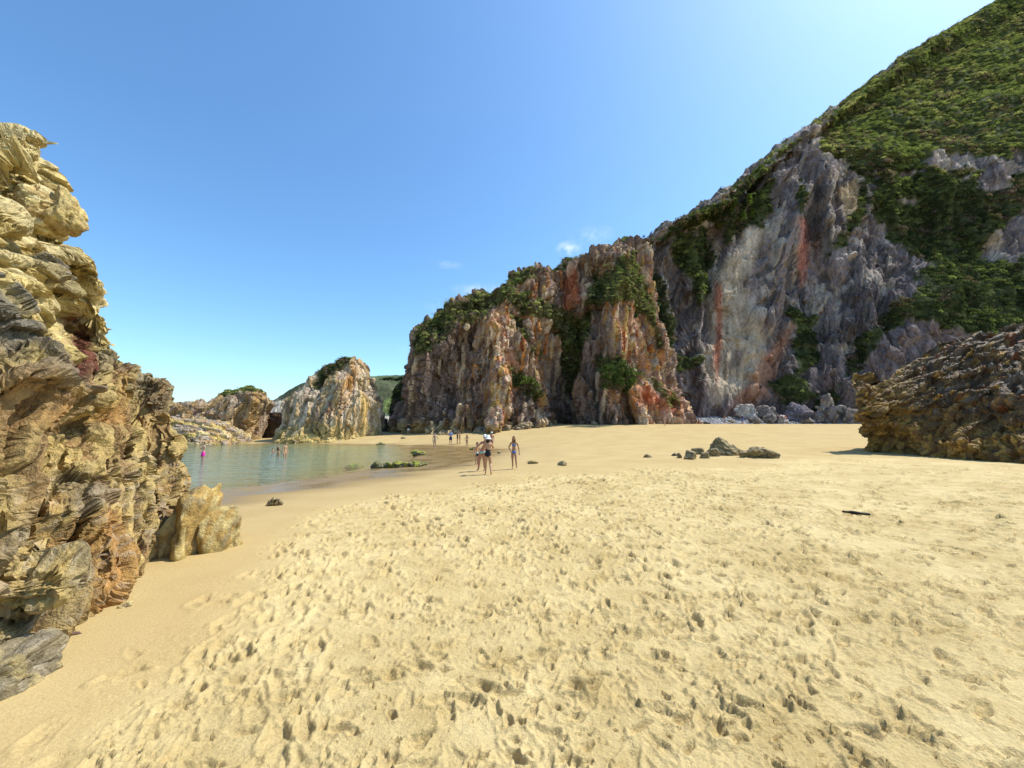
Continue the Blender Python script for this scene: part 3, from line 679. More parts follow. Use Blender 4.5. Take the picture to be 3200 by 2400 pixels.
    red = np.exp(-(linesd(px, py, [(1778, 890), (1772, 960)]) / 14) ** 2) + np.exp(-(linesd(px, py, [(1790, 850), (1800, 930)]) / 16) ** 2) * 0.7 + np.exp(-(linesd(px, py, [(2080, 1240), (2110, 1270), (2010, 1240)]) / 22) ** 2) * 0.8
    col = col + (np.array([0.42, 0.13, 0.06]) - col) * np.clip(red, 0, 0.75)[:, None]
    tide = sstep(3.2, 1.8, p[:, 2] + 0.8 * n2) * sstep(1780, 1700, px); col = col + (np.array([0.30, 0.22, 0.10]) * (0.6 + 0.9 * h3)[:, None] - col) * (tide * 0.8)[:, None]
    col = col * np.array([1.22, 1.1, 0.93]); soil = np.array([0.062, 0.07, 0.02]); col = col + (soil - col) * (veg * 0.9)[:, None]
    o, V = finish('cliff_headland', P, N, disp, col, M_CLIFF); fixflip(o, N)
    tag(o, 'fluted reddish headland cliff with sloping green top behind the bathers', 'cliff')
    return V, gnormals(V) if False else N, veg.reshape(nv, nu), px.reshape(nv, nu), py.reshape(nv, nu)
midV = build_mid()

# ---- right cliff and hill
def build_right():
    cols = [((2040, 1318, 88), (1985, 1050, 90), (1985, 830, 92), (1990, 788, 94)), ((2160, 1300, 82), (2120, 1050, 86), (2105, 780, 92), (2060, 733, 95)), ((2270, 1300, 81), (2250, 1050, 86), (2235, 720, 94), (2190, 668, 98)),
            ((2380, 1305, 80), (2380, 1050, 86), (2370, 640, 96), (2310, 580, 106)), ((2520, 1310, 78), (2520, 1050, 85), (2520, 520, 98), (2440, 470, 116)), ((2680, 1312, 76), (2680, 1030, 82), (2680, 505, 100), (2620, 340, 138)),
            ((2860, 1312, 73), (2850, 1000, 77), (2860, 520, 99), (2820, 190, 160)), ((3060, 1308, 71), (3040, 980, 76), (3050, 500, 98), (3000, 76, 178)), ((3260, 1305, 67), (3240, 960, 74), (3250, 460, 96), (3200, -35, 190)), ((3620, 1300, 60), (3600, 900, 70), (3600, 400, 92), (3600, -260, 195))]
    C = []
    for (b, m, r, t) in cols:
        B, M_, R, T = W(*b), W(*m), W(*r), W(*t)
        mid = M_ * 0.45 + R * 0.55
        if b[0] > 2780: mid[1] += 5; M_ = M_ + [0, 1, 0]
        C.append([B + [0, 0.5, -4], B, B * 0.5 + M_ * 0.5 + [0, -0.6, 0], M_, mid, M_ * 0.15 + R * 0.85, R, R * 0.65 + T * 0.35 + [0, -1, 0.5], R * 0.3 + T * 0.7, T, T + [0, 12, 3], T + [0, 60, -4], T + [0, 90, -90]])
    C = np.array(C).transpose(1, 0, 2)
    nv, nu = 400, 425
    P = loft(C, nv, nu, False, wu=[1, 1.2, 1.2, 1.1, 1, 1, 1, 0.9, 0.4], wv=[0.5, 1.2, 1.2, 1.2, 1.2, 1.2, 0.8, 0.8, 0.8, 0.4, 0.1, 0.05])
    N = outward(P, gnormals(P), False, (80, 160, 5)); p = P.reshape(-1, 3); px, py = PROJ(p)
    wp = p + 1.4 * np.stack([fbm(p, 7, 3, 205), fbm(p, 7, 3, 206), fbm(p, 7, 3, 207)], 1)
    A = frame((0.28, 0.1, 1), (1, 0.1, -0.28)); D = frame((-0.35, 0.1, 0.9), (0.9, 0.1, 0.35))
    a1, j1, h1 = blocks(wp, (26, 6, 8), 201, 0.95, 0.9, A); a2, j2, h2 = blocks(wp, (9, 2.4, 3.5), 202, 0.95, 0.9, A); a3, j3, h3 = blocks(wp, (3.2, 1.1, 1.6), 203, 0.95, 0.9, D); a4, j4, h4 = blocks(wp, (1.3, 0.6, 0.8), 204, 0.95, 0.9, D)
    polys = [([(2000, 770), (2250, 640), (2330, 560), (2440, 465), (2620, 335), (2820, 180), (3000, 60), (3250, -120), (3300, 470), (3200, 478), (3060, 480), (2930, 470), (2870, 525), (2760, 545), (2690, 535), (2610, 500), (2560, 470), (2585, 370), (2520, 420), (2440, 490), (2340, 590), (2310, 640), (2250, 690), (2200, 680), (2080, 745)], 2),
             ([(2540, 1290), (2590, 1215), (2650, 1140), (2700, 1040), (2790, 950), (2880, 870), (2990, 800), (3300, 820), (3300, 1080), (3080, 1060), (2950, 1010), (2920, 985), (2850, 1000), (2760, 1060), (2720, 1100), (2700, 1180), (2660, 1180), (2600, 1260)], 2),
             ([(2700, 560), (2850, 620), (2960, 560), (3100, 590), (3250, 520), (3250, 620), (3120, 740), (3060, 830), (2960, 870), (2870, 800), (2780, 760), (2720, 680)], -6),
             ([(2110, 745), (2200, 715), (2235, 790), (2215, 920), (2175, 985), (2150, 900), (2120, 820)], -2), ([(2000, 840), (2040, 840), (2110, 1000), (2090, 1060), (2050, 1010)], 2), ([(2070, 1080), (2130, 1120), (2200, 1110), (2170, 1160), (2110, 1200)], -8),
             ([(2690, 560), (2760, 560), (2900, 540), (3060, 545), (3060, 600), (2880, 640), (2760, 620)], -2), ([(2330, 600), (2420, 560), (2400, 680), (2330, 720), (2280, 760), (2260, 720)], -2), ([(2460, 950), (2560, 970), (2560, 1090), (2520, 1200), (2460, 1240), (2480, 1100)], -8), ([(2690, 520), (2740, 530), (2720, 680), (2640, 760), (2560, 830), (2640, 700)], -12), ([(2380, 1180), (2480, 1160), (2560, 1240), (2480, 1290), (2420, 1240)], -12), ([(2500, 560), (2540, 600), (2500, 700), (2480, 640)], -8)]
    veg, vn = veg_layers(px, py, p, polys, 24, 6, 220)
    rim = py < np.interp(px, [1990, 2250, 2440, 2620, 2820, 3000, 3250], [770, 640, 480, 480, 500, 470, 450])
    veg = np.maximum(veg, (N.reshape(-1, 3)[:, 2] > 0.93) * 1.0)
    disp = 3.4 * a1 + 1.3 * a2 - 0.8 * j1 - 0.4 * j2 + 2.2 * fbm(p, (10, 10, 30), 3, 210)
    slab = sstep(-30, 20, polysd(px, py, [(2225, 860), (2370, 680), (2395, 700), (2330, 860), (2395, 1060), (2380, 1180), (2300, 1250), (2210, 1250)])); disp = disp * (1 - 0.6 * slab) + slab * 0.5 * fbm(p @ A.T, (9, 1.2, 3), 4, 211)
    hill = sstep(-0.3, 0.5, veg) * (0.4 + 0.6 * rim)
    disp = disp * (1 - 0.82 * hill) + hill * (2.0 * fbm(p, 13, 3, 240) + 1.2 * fbm(p, 4, 3, 241))
    disp -= 4 * np.exp(-(linesd(px, py, [(2235, 700), (2225, 900), (2215, 1050)]) / 20) ** 2)
    disp += 3.5 * np.clip(1 - linesd(px, py, [(2570, 520), (2470, 700), (2380, 1000)]) / 60, 0, 1)
    P, N = two_stage(P, N, disp, False, 1, 0.45); p = P.reshape(-1, 3); px, py = PROJ(p); wp = p + 0.7 * np.stack([fbm(p, 4, 3, 205), fbm(p, 4, 3, 206), fbm(p, 4, 3, 207)], 1)
    veg, vn = veg_layers(px, py, p, polys, 24, 6, 220); veg = np.maximum(veg, (N.reshape(-1, 3)[:, 2] > 0.93) * 1.0)
    a2, j2, h2 = blocks(wp, (13, 2.2, 3), 202, 0.95, 0.7, A); a3, j3, h3 = blocks(wp, (5.5, 1.0, 1.5), 203, 0.95, 0.7, A); a4, j4, h4 = blocks(wp, (2.0, 0.6, 0.8), 204, 0.95, 0.8, D)
    slab = sstep(-30, 20, polysd(px, py, [(2225, 860), (2370, 680), (2395, 700), (2330, 860), (2395, 1060), (2380, 1180), (2300, 1250), (2210, 1250)]))
    disp = (0.85 * a2 + 0.45 * a3 + 0.18 * a4 - 0.25 * j2 - 0.2 * j3 - 0.08 * j4) * (1 - 0.5 * slab) * (1 - 0.7 * veg)
    n = fbm(p, 11, 4, 230); n2 = fbm(p, (3, 3, 8), 4, 231); n3 = fbm(p, (1.6, 1.6, 14), 4, 232)
    purp = np.array([0.20, 0.175, 0.18]); dgr = np.array([0.14, 0.13, 0.135]); wht = np.array([0.55, 0.50, 0.45]); tan_ = np.array([0.43, 0.34, 0.23]); pnk = np.array([0.44, 0.22, 0.17])
    col = pick(h2, [purp, dgr, purp * 1.35, wht * 0.62, purp * 1.1], [3, 3, 2, 0.8, 2]) * (1 + 0.3 * n2)[:, None]
    col = col + (wht - col) * (sstep(0.18, 0.42, fbm(p, (4, 4, 6), 4, 233) + 0.25 * (h3 - 0.5)) * 0.6)[:, None]
    def stain(poly, c, a, soft=18, warp=16):
        nonlocal col
        m = sstep(-soft, soft, polysd(px, py, poly) + warp * n2); col = col + (np.array(c) - col) * (a * m)[:, None]
    stain([(2225, 860), (2300, 780), (2370, 680), (2395, 700), (2370, 800), (2330, 860), (2360, 980), (2395, 1060), (2380, 1180), (2300, 1240), (2230, 1270), (2200, 1200), (2215, 1000)], (0.46, 0.405, 0.32), 0.85)
    stain([(2300, 780), (2370, 680), (2395, 700), (2340, 820)], (0.62, 0.57, 0.5), 0.8)
    stain([(2230, 870), (2252, 890), (2252, 950), (2262, 1050), (2250, 1150), (2240, 1200), (2232, 1100), (2240, 980)], (0.36, 0.12, 0.07), 0.8, 8, 10)
    stain([(2500, 680), (2525, 700), (2520, 870), (2500, 900), (2495, 800)], (0.52, 0.24, 0.2), 0.85, 8, 10)
    stain([(2610, 590), (2680, 560), (2690, 660), (2655, 700), (2640, 640)], (0.55, 0.44, 0.28), 0.8, 10, 12)
    stain([(2340, 1190), (2400, 1100), (2470, 1000), (2500, 1000), (2440, 1120), (2400, 1230), (2320, 1290), (2260, 1290)], (0.38, 0.21, 0.14), 0.75, 14, 14)
    stain([(2290, 1090), (2330, 1090), (2310, 1150), (2270, 1160)], (0.15, 0.13, 0.125), 0.8, 8, 8)
    stain([(2920, 480), (3060, 480), (3010, 560), (2960, 560)], (0.5, 0.46, 0.42), 0.6, 12, 16)
    stain([(3020, 700), (3100, 580), (3260, 480), (3260, 620), (3100, 700)], (0.33, 0.30, 0.29), 0.7, 12, 16)
    stain([(2720, 1180), (2740, 1090), (2800, 1040), (2860, 1000), (2990, 1010), (3100, 1060), (3100, 1180)], (0.25, 0.205, 0.205), 0.8, 12, 10)
    col = col * np.array([1.08, 0.97, 0.86]); soil = np.array([0.062, 0.075, 0.02]); col = col + (soil - col) * (veg * 0.92)[:, None]
    o, V = finish('cliff_hillside', P, N, disp, col, M_SHADE); fixflip(o, N)
    tag(o, 'high grey cliff under a steep green hillside filling the right of the view', 'cliff')
    return V, N, veg.reshape(nv, nu), px.reshape(nv, nu), py.reshape(nv, nu)
rightV = build_right()

# ---- free standing rocks from their outlines
def stack(name, levels, seed, label, pal, w, unit, mat, nv=220, nu=420, amp=1.0, vegpolys=None, A=None, top=0.3, p=0.75, cat='rock', warmline=None, low=None, cold=None, sub=None):
    C = silo(levels, p=p, top=top)
    lowr = C[0].copy(); lowr[:, 2] -= unit * 1.2; C = np.concatenate([[lowr], C])
    P = loft(C, nv, nu, True); N = outward(P, gnormals(P, True), True); pp = P.reshape(-1, 3); px, py = PROJ(pp)
    A = frame((0.1, 0, 1), (1, 0.1, 0)) if A is None else A; u = unit
    wp = pp + 0.3 * u * np.stack([fbm(pp, 2 * u, 3, seed + 5), fbm(pp, 2 * u, 3, seed + 6), fbm(pp, 2 * u, 3, seed + 7)], 1)
    a1, j1, h1 = blocks(wp, np.array((3.6, 1.2, 1.6)) * u, seed, 0.95, 0.9, A); a2, j2, h2 = blocks(wp, np.array((1.4, 0.5, 0.7)) * u, seed + 1, 0.95, 0.9, A); a3, j3, h3 = blocks(wp, np.array((0.55, 0.24, 0.34)) * u, seed + 2, 0.95, 0.9, A)
    disp = amp * u * (0.42 * a1 - 0.14 * j1 + 0.2 * fbm(pp, 2 * u, 3, seed + 9) - 0.2)
    P, N = two_stage(P, N, disp, True, 1, 0.4); pp = P.reshape(-1, 3); px, py = PROJ(pp); wp = pp + 0.2 * u * np.stack([fbm(pp, 1.2 * u, 3, seed + 5), fbm(pp, 1.2 * u, 3, seed + 6), fbm(pp, 1.2 * u, 3, seed + 7)], 1)
    a2, j2, h2 = blocks(wp, np.array((2.2, 0.4, 0.6)) * u, seed + 1, 0.95, 0.7, A); a3, j3, h3 = blocks(wp, np.array((0.8, 0.2, 0.3)) * u, seed + 2, 0.95, 0.8, A)
    disp = amp * u * (0.24 * a2 + 0.13 * a3 - 0.1 * j2 - 0.05 * j3)
    veg = np.zeros(len(pp))
    if vegpolys: veg, _ = veg_layers(px, py, pp, vegpolys, 6, 2.0 * u, seed + 20)
    n = fbm(pp, 2.5 * u, 4, seed + 11); n2 = fbm(pp @ A.T, (3 * u, 0.4 * u, 0.6 * u), 4, seed + 12)
    col = pick(np.clip(h2 * 0.75 + 0.25 * h3 + 0.12 * n, 0, 0.999), pal, w) * (1 + 0.3 * n2)[:, None]
    if warmline is not None:
        for ln, wd, c, a in warmline:
            m = np.exp(-(linesd(px, py, ln) / wd) ** 2) * sstep(-0.5, 0.3, n2 + 0.3 * (h2 - 0.5)); col = col + (np.array(c) - col) * np.clip(a * m, 0, 1)[:, None]
    if low is not None:
        z0, z1, c, a = low; m = sstep(z1, z0, pp[:, 2] + 0.35 * u * n); col = col + (np.array(c) * (0.65 + 0.7 * h3)[:, None] - col) * (a * m)[:, None]
    col = col * np.array([1.1, 1.0, 0.84]); col = col + (np.array([0.06, 0.068, 0.02]) - col) * (veg * 0.9)[:, None]
    disp = disp * (1 - 0.5 * veg)
    o, V = finish(name, P, N, disp, col, mat, True); fixflip(o, N)
    tag(o, label, cat)
    return V, N, veg.reshape(nv, nu), px.reshape(nv, nu), py.reshape(nv, nu)
gy, wh, oc, bn, dk = (0.34, 0.29, 0.25), (0.58, 0.53, 0.46), (0.50, 0.37, 0.15), (0.32, 0.23, 0.125), (0.2, 0.165, 0.13)
OLV = (0.42, 0.34, 0.145)
stackR = stack('sea_stack', [(1398, 866, 1120, 61, 6.5), (1380, 876, 1165, 62, 7), (1350, 890, 1180, 63, 7.5), (1300, 908, 1188, 63.5, 7.5), (1260, 915, 1190, 64, 7.5), (1230, 948, 1174, 64, 6.5), (1200, 975, 1162, 64, 5.5), (1165, 1003, 1150, 64, 4), (1138, 1038, 1132, 64, 3), (1122, 1068, 1118, 64, 1.8)], 301,
      'pale pointed sea stack with orange streaks beyond the tidal pool', [gy, wh, (0.46, 0.41, 0.34), (0.4, 0.31, 0.19), dk], [2.2, 2.2, 2.4, 2.0, 1.4], 2.6, M_STACK, 170, 330, 0.85,
      [([(1000, 1175), (1040, 1135), (1085, 1108), (1100, 1125), (1050, 1160), (1000, 1200)], 3), ([(975, 1200), (1000, 1185), (1010, 1200), (985, 1215)], -2)], frame((0.12, 0, 1), (1, 0.1, -0.1)), 0.35,
      warmline=[([(1105, 1150), (1085, 1230), (1060, 1320)], 16, (0.50, 0.27, 0.08), 0.9), ([(1130, 1200), (1140, 1330)], 14, (0.52, 0.38, 0.13), 0.8), ([(1030, 1250), (1030, 1290)], 9, (0.42, 0.22, 0.16), 0.8)], low=(0.2, 3.4, OLV, 0.85))
stackL = stack('sea_stack', [(1398, 470, 784, 62, 7), (1350, 470, 804, 63, 7), (1300, 490, 818, 63, 7), (1276, 545, 830, 63, 6), (1256, 640, 838, 63, 5), (1238, 690, 832, 63, 4), (1220, 715, 820, 63, 3), (1208, 755, 808, 63, 1.8)], 321,
      'low brown sea stack with a bright grassy cap beyond the pool', [(0.30, 0.22, 0.19), gy, bn, (0.42, 0.33, 0.22), dk], [3, 2.5, 2, 1.6, 1], 2.4, M_STACK, 140, 330, 0.8,
      [([(695, 1232), (730, 1212), (770, 1197), (812, 1195), (835, 1228), (815, 1222), (770, 1216), (720, 1232)], 4)], frame((0.3, 0, 1), (1, 0.1, -0.3)), 0.3, warmline=[([(800, 1240), (790, 1330)], 16, (0.46, 0.30, 0.12), 0.7)], low=(0, 1.2, OLV, 0.6))
stack('rock_ledge', [(1402, 440, 790, 54.5, 4.2), (1380, 440, 778, 55, 4.2), (1352, 440, 745, 55.5, 4), (1326, 440, 705, 56, 3.6), (1308, 440, 645, 56.5, 2.6)], 341, 'flat layered rock ledge sloping into the far side of the pool', [OLV, bn, gy, (0.48, 0.40, 0.22)], [3, 2, 2, 2], 1.5, M_STACK, 100, 290, 0.9, None, frame((1, 0, -0.12), (0.1, 0, 1)), 0.25)
stack('rock_shelf', [(1400, 846, 1112, 57.5, 3.4), (1382, 852, 1100, 57.8, 3.4), (1362, 866, 1075, 58.3, 3.0), (1345, 884, 1030, 58.8, 2.4), (1334, 900, 985, 59, 1.6)], 346, 'low olive rock shelf at the waterline below the pointed sea stack', [OLV, (0.36, 0.28, 0.12), (0.5, 0.42, 0.2), gy], [3, 2, 2, 1], 1.3, M_STACK, 80, 260, 0.9, None, frame((1, 0, 0.35), (-0.35, 0, 1)), 0.25)
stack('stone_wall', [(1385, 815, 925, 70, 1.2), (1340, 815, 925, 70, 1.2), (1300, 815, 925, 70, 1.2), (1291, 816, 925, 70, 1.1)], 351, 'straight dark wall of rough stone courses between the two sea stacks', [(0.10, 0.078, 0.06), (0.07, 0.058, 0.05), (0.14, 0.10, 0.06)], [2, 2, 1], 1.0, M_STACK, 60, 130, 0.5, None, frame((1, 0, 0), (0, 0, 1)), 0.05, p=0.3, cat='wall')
hump = stack('rock_shoulder', [(1350, 1218, 1330, 78, 5), (1300, 1222, 1330, 79, 5), (1250, 1230, 1330, 80, 5), (1210, 1245, 1330, 80, 4), (1188, 1262, 1330, 80, 3)], 361, 'dark scrubby rock shoulder at the left foot of the headland cliff', [(0.17, 0.13, 0.12), (0.12, 0.1, 0.09), (0.22, 0.16, 0.12)], [2, 2, 1], 2.2, M_STACK, 80, 140, 0.8, [([(1222, 1290), (1235, 1230), (1262, 1185), (1330, 1180), (1300, 1240), (1250, 1300)], 3)], None, 0.3)
stack('standing_stone', [(1346, 1189, 1218, 76, 1.0), (1330, 1190, 1216, 76, 1.0), (1316, 1193, 1212, 76, 0.8), (1309, 1201, 1211, 76, 0.5)], 371, 'lone dark block of rock standing in the sandy gap behind the pool', [(0.13, 0.105, 0.09), (0.09, 0.075, 0.07)], [1, 1], 0.8, M_STACK, 50, 80, 0.6, None, None, 0.1)
# right dark outcrop
def build_dark():
    cols = [((2700, 1408, 26.5), (2668, 1300, 26.5), (2664, 1215, 26.5), (2676, 1186, 26.6)), ((2708, 1411, 25.6), (2672, 1300, 25.0), (2668, 1220, 25.2), (2681, 1182, 25.8)), ((2815, 1418, 24.8), (2790, 1310, 24.0), (2785, 1230, 24.4), (2784, 1194, 25.4)), ((2885, 1436, 22.6), (2880, 1310, 23.2), (2870, 1200, 24.0), (2866, 1166, 25.2)),
            ((2960, 1442, 21.4), (2955, 1310, 22.3), (2955, 1150, 23.6), (2955, 1094, 25)), ((3060, 1448, 20.2), (3060, 1300, 21.2), (3060, 1120, 22.8), (3060, 1050, 24.4)), ((3200, 1464, 18.0), (3200, 1300, 19.0), (3200, 1100, 21), (3200, 1012, 23)), ((3420, 1490, 15.5), (3420, 1300, 17), (3420, 1090, 19), (3420, 990, 21)), ((3800, 1520, 13.5), (3800, 1300, 15), (3800, 1080, 17), (3800, 960, 19))]
    C = []
    for i, (b, m, h, t) in enumerate(cols):
        B, M_, H, T = W(*b), W(*m), W(*h), W(*t); th = 0.25 if i == 0 else (1.2 if i == 1 else 3.2)
        back = [T + [0.1, th * 0.5, 0.1], T + [0.3, th, -0.4], B * [1, 1, 0] + [0.4 * th, th + (T - B)[1] + 0.5, 1.2], B * [1, 1, 0] + [0.4 * th, th + (T - B)[1] + 1, -0.8]]
        for k_, lim in enumerate((2715, 2740, 2770, 2785)): back[k_][0] = max(back[k_][0], (lim - CX) / F * back[k_][1])      # the far side lies behind the left corner
        C.append([B + [0, 0, -1.2], B, M_, H, T] + back)
    C = np.array(C).transpose(1, 0, 2); nv, nu = 260, 330
    P = loft(C, nv, nu, False, wu=[1, 1, 1, 1, 1, 1, 0.6, 0.3], wv=[0.6, 1, 1, 1, 1, 0.8, 0.4, 0.3]); N = outward(P, gnormals(P), False, (34, 26, 1)); p = P.reshape(-1, 3); px, py = PROJ(p)
    wp = p + 0.3 * np.stack([fbm(p, 1.5, 3, 405), fbm(p, 1.5, 3, 406), fbm(p, 1.5, 3, 407)], 1)
    A = frame((0.8, 0, 0.55), (-0.55, 0, 0.8))
    a1, j1, h1 = blocks(wp, (2.6, 0.9, 1.5), 401, 0.95, 0.8, A); a2, j2, h2 = blocks(wp, (0.95, 0.42, 0.6), 402, 0.95, 0.9, A); a3, j3, h3 = blocks(wp, (0.36, 0.2, 0.28), 403, 0.95, 0.9, A); a4, j4, h4 = blocks(wp, (0.16, 0.12, 0.14), 404, 0.95, 0.9, A)
    d1 = 0.55 * a1 - 0.12 * j1 + 0.14 * a2 + 0.3 * fbm(p, 1.6, 3, 408) - 0.32
    P, N = two_stage(P, N, d1, False, 1, 0.5); p = P.reshape(-1, 3); px, py = PROJ(p); wp = p + 0.15 * np.stack([fbm(p, 0.8, 3, 405), fbm(p, 0.8, 3, 406), fbm(p, 0.8, 3, 407)], 1)
    a2, j2, h2 = blocks(wp, (1.3, 0.4, 0.6), 402, 0.95, 0.8, A); a3, j3, h3 = blocks(wp, (0.5, 0.2, 0.28), 403, 0.95, 0.9, A); a4, j4, h4 = blocks(wp, (0.2, 0.12, 0.14), 404, 0.95, 0.9, A)
    disp = 0.22 * a2 + 0.075 * a3 + 0.03 * a4 - 0.08 * j2 ** 2 - 0.02 * j3 + 0.04 * fbm(p, 0.15, 3, 409)
    n = fbm(p, 1.6, 4, 410); n2 = fbm(p, 0.4, 4, 411)
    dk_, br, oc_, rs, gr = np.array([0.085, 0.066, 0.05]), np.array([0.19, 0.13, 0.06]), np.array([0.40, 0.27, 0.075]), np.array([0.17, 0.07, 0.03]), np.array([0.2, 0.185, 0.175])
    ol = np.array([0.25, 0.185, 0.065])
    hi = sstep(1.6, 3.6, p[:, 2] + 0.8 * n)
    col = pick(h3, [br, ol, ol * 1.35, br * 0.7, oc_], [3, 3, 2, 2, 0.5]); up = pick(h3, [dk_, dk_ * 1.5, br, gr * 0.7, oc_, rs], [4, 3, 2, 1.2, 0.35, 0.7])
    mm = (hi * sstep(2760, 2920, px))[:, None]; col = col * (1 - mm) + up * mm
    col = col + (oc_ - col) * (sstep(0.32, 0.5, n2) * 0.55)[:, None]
    col = col * np.array([1.2, 0.97, 0.7])
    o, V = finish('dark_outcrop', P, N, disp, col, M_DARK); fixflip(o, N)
    tag(o, 'dark knobbly rock outcrop in shade rising from the sand at the right edge', 'rock')
build_dark()


# ================================================================== BEACH ROCKS
def on_ground(px, py): return G(px, py)
def ground_boulder(px, py, wpx, hpx, seed, pal, mat, label, name='boulder', cat='boulder', group=None, sub=4, dm=0.8, sink=0.38, rot=None, moss=None, depth=None, ang=0.35, M=None, fine=1.0, weights=None):
    g = on_ground(px, py) if depth is None else W(px, py, depth)
    m = g[1] / F; hw = wpx * m / 2; hz = hpx * m / (2 * (1 - sink))
    c = np.array([g[0], g[1] + hw * dm * 0.8, g[2]]); 
    if depth is None: c[2] = min(g[2], gz(c[0], c[1])) + 0.0
    o = boulder(name, c, (hw, hw * dm, hz), seed, pal, mat, sub, (seed * 0.37) % 0.6 - 0.3 if rot is None else rot, moss=moss, sink=sink, ang=ang, tiltM=M, fine=fine, weights=weights)
    return tag(o, label, cat, group)
BR = [(0.30, 0.23, 0.11), (0.23, 0.175, 0.085), (0.36, 0.28, 0.14), (0.17, 0.13, 0.07)]
TI = frame((0.8, 0.2, -0.5), (0.5, 0, 0.8))
gR = 'brown rocks lying together on open sand'
ground_boulder(2285, 1425, 118, 52, 61, BR, M_BOULD, 'largest rounded rock in the middle of the brown rock cluster on open sand', 'boulder', 'boulder', gR, 6, 0.8, 0.3, 0.1, M=TI)
ground_boulder(2392, 1433, 118, 42, 62, BR, M_BOULD, 'long low rock tapering to a point at the right end of the brown rock cluster', 'boulder', 'boulder', gR, 6, 0.6, 0.3, -0.05, M=TI)
ground_boulder(2238, 1427, 54, 26, 63, BR, M_BOULD, 'ribbed slab leaning on the left side of the largest brown rock', 'boulder', 'boulder', gR, 5, 0.7, 0.3, 0.2, M=TI)
ground_boulder(2166, 1437, 58, 34, 64, BR, M_BOULD, 'long brown rock lying left of the ribbed slab on open sand', 'boulder', 'boulder', gR, 5, 0.7, 0.3, 0.1, M=TI)
ground_boulder(2212, 1434, 42, 22, 65, BR, M_BOULD, 'small rounded rock tucked between the long rock and the ribbed slab', 'boulder', 'boulder', gR, 5, 0.8, 0.3, 0.3, M=TI)
ground_boulder(2188, 1421, 50, 20, 66, BR, M_BOULD, 'flat rock behind the long brown rock of the cluster', 'boulder', 'boulder', gR, 5, 0.7, 0.3, 0.0, M=TI)
ground_boulder(2128, 1433, 26, 17, 67, BR, M_BOULD, 'small blocky rock at the left end of the brown rock cluster', 'boulder', 'boulder', gR, 4, 0.8, 0.3, 0.5)
ground_boulder(2110, 1426, 22, 10, 68, [(0.09, 0.075, 0.05)], M_BOULD, 'tiny dark stone just left of the brown rock cluster', 'stone', 'stone', gR, 4)
ground_boulder(2030, 1431, 36, 13, 69, BR, M_BOULD, 'isolated small dark rock on sand left of the brown rock cluster', 'stone', 'stone', None, 4)
# weedy rocks at the water's edge
MOS = [(0.16, 0.15, 0.07), (0.1, 0.09, 0.06), (0.2, 0.19, 0.06)]
gM = 'weed covered rocks at the pool edge'
ground_boulder(1100, 1468, 72, 20, 71, MOS, M_BOULD, 'small dome of green weedy rock in the shallows left of the longer mossy rock', 'mossy_rock', 'rock', gM, 5, 0.8, 0.3, moss=1.0)
ml = bpy.data.objects.new('mossy_rock', None); COL.objects.link(ml); g0 = on_ground(1240, 1463); ml.location = g0
tag(ml, 'long low rock ridge covered in yellow-green weed at the pool edge', 'rock', gM)
for i, (px, py, w, h) in enumerate([(1172, 1464, 50, 26), (1205, 1463, 60, 20), (1248, 1462, 70, 20), (1290, 1459, 66, 18), (1322, 1455, 34, 11)]):
    o = ground_boulder(px, py, w, h, 72 + i, MOS if i else [(0.12, 0.10, 0.07)], M_BOULD, None, 'hump', None, None, 5, 0.6, 0.3, moss=0.35 if i == 0 else 1.0)
    for k in ('label', 'category', 'group'):
        if k in o: del o[k]
    o.parent = ml; o.location = o.location - Vector(g0)
ground_boulder(1306, 1423, 58, 17, 78, MOS, M_BOULD, 'flat rock with bright green weed at the right tip of the pool', 'mossy_rock', 'rock', gM, 5, 0.8, 0.3, moss=1.0)
ground_boulder(1187, 1391, 30, 9, 79, [(0.1, 0.09, 0.05)], M_BOULD, 'dark low rock in the far shallows of the pool', 'mossy_rock', 'rock', gM, 4, 0.8, 0.3, moss=0.5)
ground_boulder(1482, 1406, 40, 9, 80, MOS, M_BOULD, 'weedy dark stone on wet sand behind the small boy', 'mossy_rock', 'rock', gM, 4, 0.7, 0.3, moss=0.6)
ground_boulder(1665, 1450, 40, 12, 81, BR, M_BOULD, 'small brown rock on sand right of the girl in blue', 'stone', 'stone', None, 5, 0.7, 0.3, moss=0.3)
ground_boulder(1760, 1455, 36, 13, 82, BR, M_BOULD, 'small pale-topped rock on sand between the girl in blue and the rock cluster', 'stone', 'stone', None, 5, 0.7, 0.3)
ground_boulder(1562, 1418, 22, 8, 83, BR, M_BOULD, 'flat little stone on wet sand behind the woman in the bucket hat', 'stone', 'stone', None, 4, 0.7, 0.3)
ground_boulder(1125, 1362, 18, 6, 84, BR, M_BOULD, 'small stone on the sand slope right of the pointed sea stack', 'stone', 'stone', None, 4, 0.7, 0.3)
ground_boulder(1258, 1372, 22, 6, 85, BR, M_BOULD, 'low dark stone on sand below the man by the cliff', 'stone', 'stone', None, 4, 0.7, 0.3)
o = ground_boulder(845, 1583, 58, 24, 86, [(0.42, 0.33, 0.16), (0.12, 0.09, 0.05), (0.46, 0.37, 0.18)], M_BOULD, 'small striped wedge of rock alone on smooth sand near the pool', 'striped_rock', 'rock', None, 5, 0.6, 0.3, 0.25, ang=0.5, M=frame((0.2, 0.2, 1), (0.9, 0.2, -0.2)))
for (px, py, w, h, sd, lb) in [(380, 1905, 44, 18, 87, 'small yellow stone at the sand line below the tall left rock face'), (222, 1990, 34, 12, 88, 'reddish flat stone beside the half buried boulder')]:
    ground_boulder(px, py, w, h, sd, OCH if sd == 87 else [(0.2, 0.12, 0.09)], M_LEFT, lb, 'stone', 'stone', None, 4, 0.7, 0.3)
